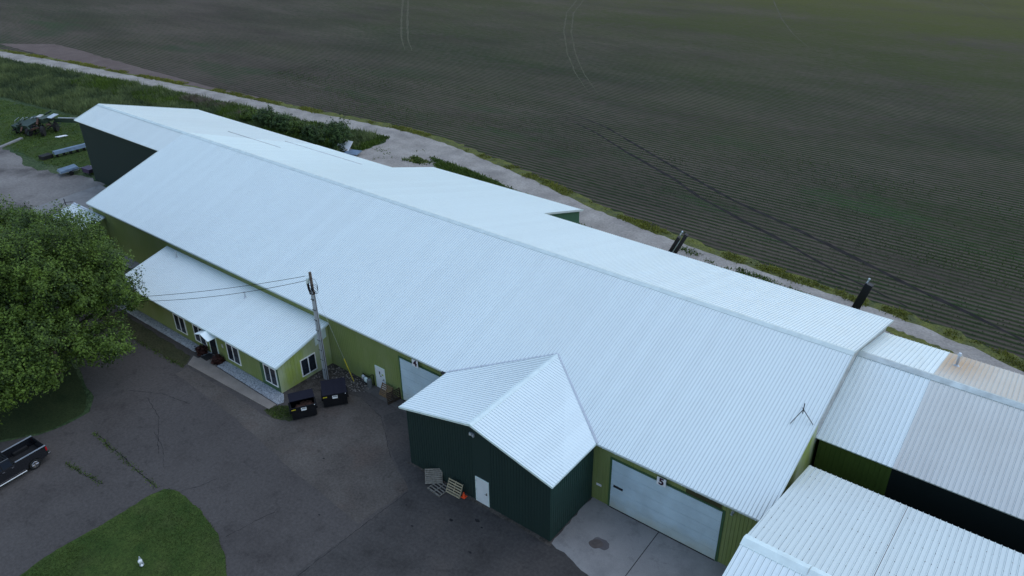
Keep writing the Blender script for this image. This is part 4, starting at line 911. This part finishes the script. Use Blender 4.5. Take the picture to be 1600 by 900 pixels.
for (x, y) in ((-102.3,8.4),(-104.1,8.6)):
    mb = MB(); mb.tube([(x-.09,y,.3),(x+.09,y,.3)],.3,14); mb.build('wheel', M['rubber'], tp_)
bk = empty('steel_bin', (-100.6,10.1,0), 'dark purple steel bin between the blue-sheeted trailer and the dark end wall', 'bin')
mb = MB(); mb.prism([(-101.2,9.5,.35),(-100.0,9.7,.35),(-99.8,9.7,.9),(-101.5,9.5,.95)],(-.1,1.1,0)); mb.build('tub', paint('purple_steel', (.05,.03,.07), .6), bk)
for x, y in ((-101,9.7),(-100.2,9.8),(-100.8,10.5)): MB().tube([(x,y,0),(x,y,.4)],.04).build('leg', M['rubber'], bk)
mb = MB(); mb.prism([(-120.5,14.7,.03),(-119.7,14.9,.03),(-119.4,16.2,.03),(-120.1,16.1,.03)],(.1,0,.14)); tag(mb.build('scrap_panel', M['label']), 'small white scrap panel on the grass below the old machine', 'panel')
# white sheets behind the roof
ws = empty('sheet_stack', (-78.3,36,0), 'white sheet propped over grey sheets beside the dark bush', 'sheets')
mb = MB(); mb.box((-79.0,36.6,1.0),(2.4,1.7,.06),.1,.75); mb.build('white_sheet', M['label'], ws)
mb = MB(); mb.box((-77.0,36.3,.45),(2.2,1.5,.1),.3,.1); mb.box((-77.2,36.2,.3),(2.0,1.4,.12),.1); mb.build('grey_sheet', M['bluegrey'], ws)
mb = MB(); mb.bb((-79.9,35.9,0),(-79.7,37.0,.9)); mb.bb((-78.2,35.9,0),(-78.0,37.0,.7)); mb.bb((-77.6,35.7,0),(-76.4,36.8,.24)); mb.build('support', M['wood'], ws)
# lawn ornament
hy = empty('sprinkler', (-32.4,-21.55,.05), 'small white and grey garden ornament on the lawn island', 'ornament')
mb = MB(); mb.tube([(-32.4,-21.55,.05),(-32.4,-21.55,.45),(-32.4,-21.55,.75)],[.14,.11,.03],10); mb.build('post', M['galv'], hy)
mb = MB(); mb.ball((-32.34,-21.6,.45),(.12,.14,.14),8,6); mb.ball((-32.2,-21.62,.2),(.08,.08,.07),8,6); mb.build('head', M['label'], hy)

# ------------------------------------------------------------ vegetation
def quads(name, pos, nrm, size, tint, mat, parent=None, asp=1.0):
    """one small leaf-shaped quad per position"""
    n = len(pos); u = np.cross(nrm, rng.normal(size=(n,3))); u /= np.linalg.norm(u, axis=1)[:,None]+1e-9
    v = np.cross(nrm, u); v /= np.linalg.norm(v, axis=1)[:,None]+1e-9
    s_ = size[:,None]; a = u*s_*asp; b = v*s_*.62
    V = np.stack([pos-a, pos-b, pos+a, pos+b], 1).reshape(-1, 3)
    me = bpy.data.meshes.new(name); me.vertices.add(4*n); me.vertices.foreach_set('co', V.ravel())
    me.loops.add(4*n); me.loops.foreach_set('vertex_index', np.arange(4*n)); me.polygons.add(n)
    me.polygons.foreach_set('loop_start', np.arange(0, 4*n, 4)); me.polygons.foreach_set('loop_total', np.full(n, 4))
    me.update(calc_edges=True)
    at = me.attributes.new('tint', 'FLOAT', 'FACE'); at.data.foreach_set('value', np.clip(tint, 0, 1).astype(np.float32))
    me.materials.append(mat); o = bpy.data.objects.new(name, me); C.objects.link(o)
    if parent is not None: o.parent = parent; o.matrix_parent_inverse = wmat(parent).inverted()
    return o
def crown_points(lobes, nclump, nleaf, cr_, seed):
    g = np.random.default_rng(seed); P_ = []; T_ = []; N_ = []; CC = []
    vol = np.array([l[1][0]*l[1][1]*l[1][2] for l in lobes])**.72; pr = vol/vol.sum()
    for c in range(nclump):
        l = lobes[g.choice(len(lobes), p=pr)]
        d = g.normal(size=3); d /= np.linalg.norm(d)
        if d[2] < -.35 and g.random() < .6: d[2] = abs(d[2])
        f = 1-abs(g.normal())*.20 if g.random() < .8 else g.uniform(.3, .9)
        f *= 1+.13*math.sin(5*d[0]+3*l[0][0])+.13*math.sin(6*d[1]+4*d[2])
        ctr = np.array(l[0])+d*np.array(l[1])*f; CC.append((ctr, d))
        k = int(nleaf*g.uniform(.5, 1.4)); q = g.normal(size=(k,3)); q /= np.linalg.norm(q, axis=1)[:,None]
        sh = g.uniform(.7,1.3); q *= (g.random(k)**.6)[:,None]*cr_*sh*np.array([.8,.8,.75]); q[:,:2] *= (1-.45*np.clip(q[:,2:3]/(cr_*sh),-.5,1)); q += d*np.clip(q[:,2:3],0,9)*.5
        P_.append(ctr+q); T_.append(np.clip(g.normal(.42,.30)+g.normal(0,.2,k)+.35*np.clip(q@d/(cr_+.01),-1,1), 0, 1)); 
        nn = d*.7+np.array([0,0,.8])+g.normal(size=(k,3))*.6; N_.append(nn)
    nn = np.concatenate(N_); nn /= np.linalg.norm(nn, axis=1)[:,None]
    return np.concatenate(P_), nn, np.concatenate(T_), CC
def tree(base, lobes, nclump, nleaf, label, seed, tr=.38, ls=.10, cr_=.80):
    r = empty('tree', base, label, 'tree')
    pos, nrm, tint, CC = crown_points(lobes, nclump, nleaf, cr_, seed)
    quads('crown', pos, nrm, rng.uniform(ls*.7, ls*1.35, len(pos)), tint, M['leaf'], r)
    b = Vector(base); mb = MB(); g = random.Random(seed)
    top = b+Vector((g.uniform(-.5,.5), g.uniform(-.5,.5), 3.2)); mb.tube([b, b+Vector((.05,.0,.4)), top],[tr*1.35, tr, tr*.8],10)
    for l in lobes:
        c = Vector(l[0]); mid = top.lerp(c, .55)+Vector((g.uniform(-.5,.5),g.uniform(-.5,.5),.3)); mb.tube([top-Vector((0,0,.6)), mid, c, c+Vector((0,0,l[1][2]*.6))],[tr*.6, tr*.38, tr*.2, .04],7)
        for k in range(9):
            q = CC[g.randrange(len(CC))][0]; q = Vector(q)
            if (q-c).length < max(l[1])*1.2: mb.tube([mid.lerp(c, g.random()), (mid+q)/2+Vector((0,0,.4)), q],[tr*.2, .06, .02],5)
    mb.build('trunk', M['pole'], r)
tree((-57.3,-14.8,0), [((-58.2,-14,8),(5.6,5.6,4.4)),((-56.2,-10.2,6.4),(3.4,3.2,2.9)),((-53.2,-16.6,5.4),(3.2,3.2,2.6)),((-61.5,-17,7),(5,5,4)),((-55.8,-8.0,4.8),(1.9,1.3,1.2)),((-51.9,-12.8,4.0),(2.6,2.1,1.4)),((-59,-10,6.3),(3.6,3.2,2.9)),((-53.2,-19.4,4.4),(2.9,2.4,1.9)),((-52.6,-21.4,4.2),(2.6,2.2,1.7)),((-51.2,-17.4,4.2),(1.6,1.6,1.2)),((-56.5,-22,5.2),(3.4,3,2.4))],
     2900, 54, 'large leafy maple beside the office, nearest the pickup', 3)
tree((-67,-8.5,0), [((-67,-9,6.6),(4.4,4.2,3.6)),((-64.2,-6.6,5.3),(2.4,2.1,2.3)),((-70.5,-8,5.2),(3.2,3.2,2.8)),((-73,-12,6.5),(4.5,4,3.8))], 1100, 52, 'leafy tree behind the maple, next to the small shed', 5, .3)
tree((-66,-20,0), [((-66,-20,7),(5,5,4.2)),((-70,-15,6.5),(5,4.5,4))], 700, 42, 'leafy tree at the left edge behind the pickup', 8, .3)

def shrub(x, y, h, rad, label, seed, mat='shrub', name='shrub', dens=1.0, spiky=0):
    r = empty(name, (x,y,0), label, 'shrub', None)
    lobes = [((x,y,h*.5),(rad,rad,h*.48)),((x+rad*.5,y-rad*.3,h*.4),(rad*.6,rad*.6,h*.38)),((x-rad*.5,y+rad*.2,h*.45),(rad*.6,rad*.6,h*.4))]
    pos, nrm, tint, CC = crown_points(lobes, int(60*dens*rad), 26, .42, seed)
    if spiky:
        g = np.random.default_rng(seed)
        for k in range(spiky):
            a = g.uniform(0, 6.28); t_ = g.random(34); L = g.uniform(.55,.95)*h; lean_ = g.uniform(.3, 1.1)*rad
            q = np.stack([x+np.cos(a)*lean_*(.4+t_), y+np.sin(a)*lean_*(.4+t_), h*.5+t_*L*.9], 1)+g.normal(0,.09,(34,3)); pos = np.concatenate([pos, q])
            nrm = np.concatenate([nrm, g.normal(size=(34,3))]); tint = np.concatenate([tint, g.uniform(0,.5,34)])
        nrm /= np.linalg.norm(nrm, axis=1)[:,None]
    pos[:,2] = np.maximum(pos[:,2], .05)
    quads('foliage', pos, nrm, rng.uniform(.07,.16,len(pos)), tint, M[mat], r)
    mb = MB()
    for k in range(5): mb.tube([(x,y,0),(x+rnd.uniform(-.5,.5)*rad,y+rnd.uniform(-.5,.5)*rad,h*.7)],[.05,.015],5)
    mb.build('stem', M['pole'], r); return r
SH = [(-80.6,38.9,4.3,2.1,'dark spiky bush at the right end of the row behind the roof',9),(-85.5,38.5,2.9,1.9,'dark bush second from the right end behind the roof',0),
      (-89.5,39.0,2.6,1.8,'third bush from the right end of the row behind the roof',0),(-93.5,39.3,2.8,1.9,'fourth bush from the right end of the row behind the roof',0),
      (-97.5,39.3,3.0,2.0,'fifth bush from the right end of the row behind the roof',2),(-101.2,39.0,2.5,1.7,'bush at the left end of the row behind the roof',0)]
for i, (x, y, h, rad, lb, sp) in enumerate(SH): shrub(x, y-2.0, h, rad, lb, 20+i, ('weed' if i in (2, 5) else 'shrub'), spiky=sp, dens=1.7)['group'] = 'bushes behind the long roof'
shrub(-49.95,-5.85,.5,.33,'dark red shrub left of the office door',40,'redplant',dens=2.2)
shrub(-47.6,-5.8,.42,.3,'dark red shrub right of the office door',41,'redplant',dens=2.2)
def near_poly(n, P):
    P = np.array(P); lo, hi = P.min(0), P.max(0); out = []
    c = 0
    while c < n:
        q = rng.uniform(lo, hi, (n*2,2)); m = inpoly(q[:,0], q[:,1], P); out.append(q[m]); c += m.sum()
    return np.concatenate(out)[:n]
def fbm(x, y, s_, seed=0):
    g = np.random.default_rng(seed); N_ = 256; r = np.zeros(len(x))
    for o in range(4):                                     # value noise
        t_ = g.uniform(-1, 1, (N_, N_)); f = s_*.45*2**o; u = x*f+g.uniform(0, 99)+900; v = y*f+g.uniform(0, 99)+900
        i, j = np.floor(u).astype(int), np.floor(v).astype(int); a, b = u-i, v-j; a = a*a*(3-2*a); b = b*b*(3-2*b)
        q = lambda m, n: t_[(i+m) % N_, (j+n) % N_]
        r += ((q(0,0)*(1-a)+q(1,0)*a)*(1-b)+(q(0,1)*(1-a)+q(1,1)*a)*b)*.62**o
    return r/1.35
def blades(name, P, n, h, wd, mat, kind='stuff', label=None, cat=None, seed=0, hvar=.5, thr=-9, clump=4, lean_=.35, tone=.4):
    q = near_poly(n, P); f = fbm(q[:,0], q[:,1], .5, seed); q = q[f > thr]; f = f[f > thr]; n = len(q)
    q = np.repeat(q, clump, 0)+rng.normal(0, wd*1.6, (n*clump,2)); f = np.repeat(f, clump); tn = np.repeat(rng.normal(.45,.2,n), clump); n = len(q)
    H_ = h*(1+hvar*np.clip(f,-1,1))*rng.uniform(.5,1.15,n); a = rng.uniform(0, 6.283, n); b = rng.uniform(0, 6.283, n)
    base = np.stack([q[:,0], q[:,1], np.zeros(n)], 1); s_ = np.stack([np.cos(a), np.sin(a), np.zeros(n)], 1)*wd/2
    tip = base+np.stack([np.cos(b)*H_*lean_, np.sin(b)*H_*lean_, H_], 1)
    midp = (base+tip)/2+np.stack([np.zeros(n), np.zeros(n), H_*.12], 1)
    V = np.stack([base-s_, base+s_, midp+s_*.8, tip, midp-s_*.8], 1).reshape(-1,3)
    me = bpy.data.meshes.new(name); me.vertices.add(5*n); me.vertices.foreach_set('co', V.ravel())
    me.loops.add(5*n); me.loops.foreach_set('vertex_index', np.arange(5*n)); me.polygons.add(n)
    me.polygons.foreach_set('loop_start', np.arange(0,5*n,5)); me.polygons.foreach_set('loop_total', np.full(n,5)); me.update(calc_edges=True)
    at = me.attributes.new('tint','FLOAT','FACE'); at.data.foreach_set('value', np.clip(tn+tone*f,0,1).astype(np.float32))
    me.materials.append(mat); o = bpy.data.objects.new(name, me); C.objects.link(o); o['kind'] = kind
    if label: o['label'] = label; o['category'] = cat
    return o
zone = [(-230,24),(-184.7,32.6),(-161.8,35.6),(-142.5,38),(-121,40.4),(-103,41.3),(-92,42.4),(-84.4,43.4),(-79.5,44.0),(-78.6,36.5),(-79,26),(-98,26),(-100,21),(-112,22),(-128,22.4),(-143,21),(-190,15),(-240,12)]
blades('tall_grass', zone, 24000, .95, .10, M['tallgrass'], label='tall grey-green grass and reeds between the road and the wing', cat='grass', seed=1, clump=4, hvar=.55)
blades('weeds', [(-150,36.5),(-121,40),(-103,41),(-84.4,43.0),(-79.3,43.9),(-78.2,37),(-84,34),(-125,33),(-150,31)], 6000, .8, .18, M['weed'], label='bright green weeds in front of the bushes', cat='weeds', seed=2, thr=-.1, clump=4)
blades('dry_brush', [(-122,39.3),(-112,40.2),(-99,40.3),(-97,38.6),(-108,37.4),(-122,37.3)], 900, 1.0, .05, M['dry'], label='grey dry brush pile beside the gravel road', cat='brush', seed=3, clump=6, lean_=1.1, thr=.0)
vg = rough_edge(offs(roadU, .05), 1, .2, False)+rough_edge(offs(roadU, 1.35)[::-1], 1, .3, False)
blades('verge_weeds', [p for p in vg if -205 < p[0] < 20], 8000, .20, .10, leafmat('verge_blades', (.125,.15,.035), .55), label='yellow-green weeds along the field edge', cat='weeds', seed=4, clump=3, lean_=.6, thr=-.1)
blades('grass_tufts', [(-190,13.5),(-140,10),(-123.4,8.2),(-108,8.2),(-97.5,11),(-97.5,19),(-112,21.5),(-128,21.5),(-142,20),(-190,15)], 7000, .14, .10, M['weed'], label='short lawn grass around the old machine', cat='grass', seed=5, clump=2, lean_=.8)
blades('grass_tufts', [(-37.4,-30),(-37.5,-26.5),(-37.7,-24.51),(-37.4,-21.34),(-37.4,-17.6),(-36.9,-16.75),(-33.38,-16.8),(-30.83,-17.3),(-28.86,-18.1),(-27.5,-19),(-25.5,-22),(-25.5,-30)], 16000, .09, .045, leafmat('lawn_blades', (.036,.066,.014), .45), label='mown grass on the lawn island', cat='grass', seed=6, clump=2, lean_=.9)
for P_, lb in (([(-67.5,42.2),(-60,41.5),(-50,39.5),(-42,37.3),(-36.5,35.4),(-37,34.3),(-44,35.6),(-55,37.4),(-62,38.6)], 'grass behind the rear bump-out'), ([(-70,39),(-66,39.2),(-65.5,40.9),(-69.5,41)], 'sparse weeds on the gravel turnout')):
    blades('weeds', P_, 1500 if 'sparse' not in lb else 90, .38, .13, M['weed'], label=lb, cat='weeds', seed=8, clump=3, lean_=.7)
for P_, n, lb in (([(-47.1,-16.92),(-37.6,-17.22),(-37.6,-17.42),(-47.1,-17.12)], 130, 'weeds growing along the long asphalt crack'), ([(-45.5,-20.0),(-41.3,-19.5),(-41.3,-19.3),(-45.5,-19.8)], 80, 'short line of weeds in the asphalt near the pickup'),
                (strip_poly([(-63,-8.2),(-53,-8.2),(-49.4,-8.1)],.3), 260, 'rough grass at the edge of the asphalt by the walk'), ([(-39.0,-7.4),(-38.3,-6.3),(-37.4,-5.9),(-36.4,-6.6),(-37.5,-7.65)], 260, 'grass beside the half-open dumpster')):
    blades('weeds', P_, n, .10, .06, M['weed'], label=lb, cat='weeds', seed=9, clump=3, lean_=.9)
q = near_poly(1300, strip_poly([(-30,34.8),(-20,34.6),(-8,33.8),(2,31.2),(9,29.4)], 2.2)); 
blades('weeds', strip_poly([(-34,34.3),(-20,34.2),(-8,33.2),(2,30.6),(9,28.8)], 1.0), 700, .22, .12, M['weed'], label='low weeds between the roof and the gravel road', cat='weeds', seed=12, thr=.15, clump=3, lean_=.8)
# young crop plants standing in the rows of the nearer part of the field
V_ = np.array(vo); kk = np.arange(math.ceil((36-.2)/.8), int(74/.8)); X = []; Y = []
for k_ in kk:
    y_ = .8*(k_+.25); x_ = np.arange(-125, 40, .26); x_ = x_+rng.uniform(-.1,.1,len(x_)); x_ = x_[rng.random(len(x_)) < min(1, (78-y_)/22)*.92]
    X.append(x_); Y.append(np.full(len(x_), y_)+rng.normal(0,.05,len(x_)))
X = np.concatenate(X); Y = np.concatenate(Y); edge = np.interp(X, V_[:,0], V_[:,1])
ruts_ = [RUT_A, RUT_B]; dmin = np.full(len(X), 9.)
for L_ in ruts_:
    for (ax, ay), (bx, by) in zip(L_[:-1], L_[1:]):
        t_ = np.clip(((X-ax)*(bx-ax)+(Y-ay)*(by-ay))/((bx-ax)**2+(by-ay)**2), 0, 1); dmin = np.minimum(dmin, np.hypot(X-ax-t_*(bx-ax), Y-ay-t_*(by-ay)))
keep = (Y > edge+.5) & (dmin > .38) & (fbm(X*.5, Y*1.4, .5, 31)+.6*rng.normal(size=len(X)) > -.75); X, Y = X[keep], Y[keep]
lush = np.clip(fbm(X*.6, Y*1.6, .16, 33)*1.6, -1, 1); q = np.stack([X, Y], 1); n = len(q); K = 3
q = np.repeat(q, K, 0)+rng.normal(0, .05, (n*K, 2)); lu = np.repeat(lush, K); n = len(q)
pos = np.stack([q[:,0], q[:,1], rng.uniform(.05,.14,n)*(1+.5*lu)+.02], 1); nr = rng.normal(size=(n,3))*.6+np.array([0,0,1.]); nr /= np.linalg.norm(nr, axis=1)[:,None]
cp = quads('crop_rows', pos, nr, rng.uniform(.045,.085,n)*(1+.45*lu), .35+.4*lu+rng.normal(0,.12,n), leafmat('young_crop', (.034,.056,.018), .55))
tag(cp, 'young green crop plants in rows across the near field', 'crop', kind='stuff')
for P_, n in (([(-25.5,37.7),(-22.9,37.1),(-18,36.5),(-14.5,36.0),(-14.5,35.3),(-18.5,35.3),(-22.7,35.8),(-26,36.9)], 420), ([(-13.5,35.7),(-9,35.0),(-4,33.9),(-4,33.4),(-9,34.3),(-13.5,35.1)], 200)):
    blades('weeds', P_, n, .16, .13, M['weed'], label='strip of low weeds between the wheel paths of the gravel road', cat='weeds', seed=14, clump=3, lean_=.8, thr=-.4)
blades('weeds', [(-76.5,37.5),(-77,44.5),(-72,44.3),(-64,41.8),(-60,38.5),(-62,34),(-76,34)], 260, .18, .12, M['weed'], label='scattered weed tufts on the pale gravel turnout', cat='weeds', seed=15, clump=3, lean_=.8, thr=.05)
blades('weeds', [(-85,43.8),(-78.5,45),(-77.6,42.9),(-77.4,38.7),(-80,36.5),(-84,40)], 900, .38, .14, M['weed'], label='weeds at the end of the bush row by the gravel turnout', cat='weeds', seed=17, clump=3, lean_=.7)
# stones by the pole
mb = MB()
for x, y in near_poly(230, [(-39.3,-.1),(-34.6,-.1),(-34.3,-1.1),(-35.2,-1.8),(-36.3,-1.5),(-38.6,-1.6),(-39.4,-3.0)]):
    s_ = rnd.uniform(.03,.085); mb.ball((x,y,s_*.35),(s_,s_*rnd.uniform(.6,1),s_*.6),6,4,.12)
tag(mb.build('stones', M['stone']), 'loose pale stones around the foot of the utility pole', 'stones', kind='stuff')
mb = MB()
for x, y in near_poly(1400, [(-63.8,-5.35),(-49.3,-5.35),(-49.7,-6.1),(-63.8,-6.1)]).tolist()+near_poly(900, [(-47.1,-5.35),(-39.4,-5.35),(-38.6,-6.0),(-38.8,-6.4),(-47.1,-6.2)]).tolist():
    s_ = rnd.uniform(.03,.06); mb.ball((x,y,.04+s_*.3),(s_,s_*.8,s_*.6),5,3,.15)
tag(mb.build('white_rocks', paint('white_rock_piece', (.42,.44,.46), .9, var=.4, sc=9)), 'white landscaping rocks along the office front', 'rocks', kind='stuff')
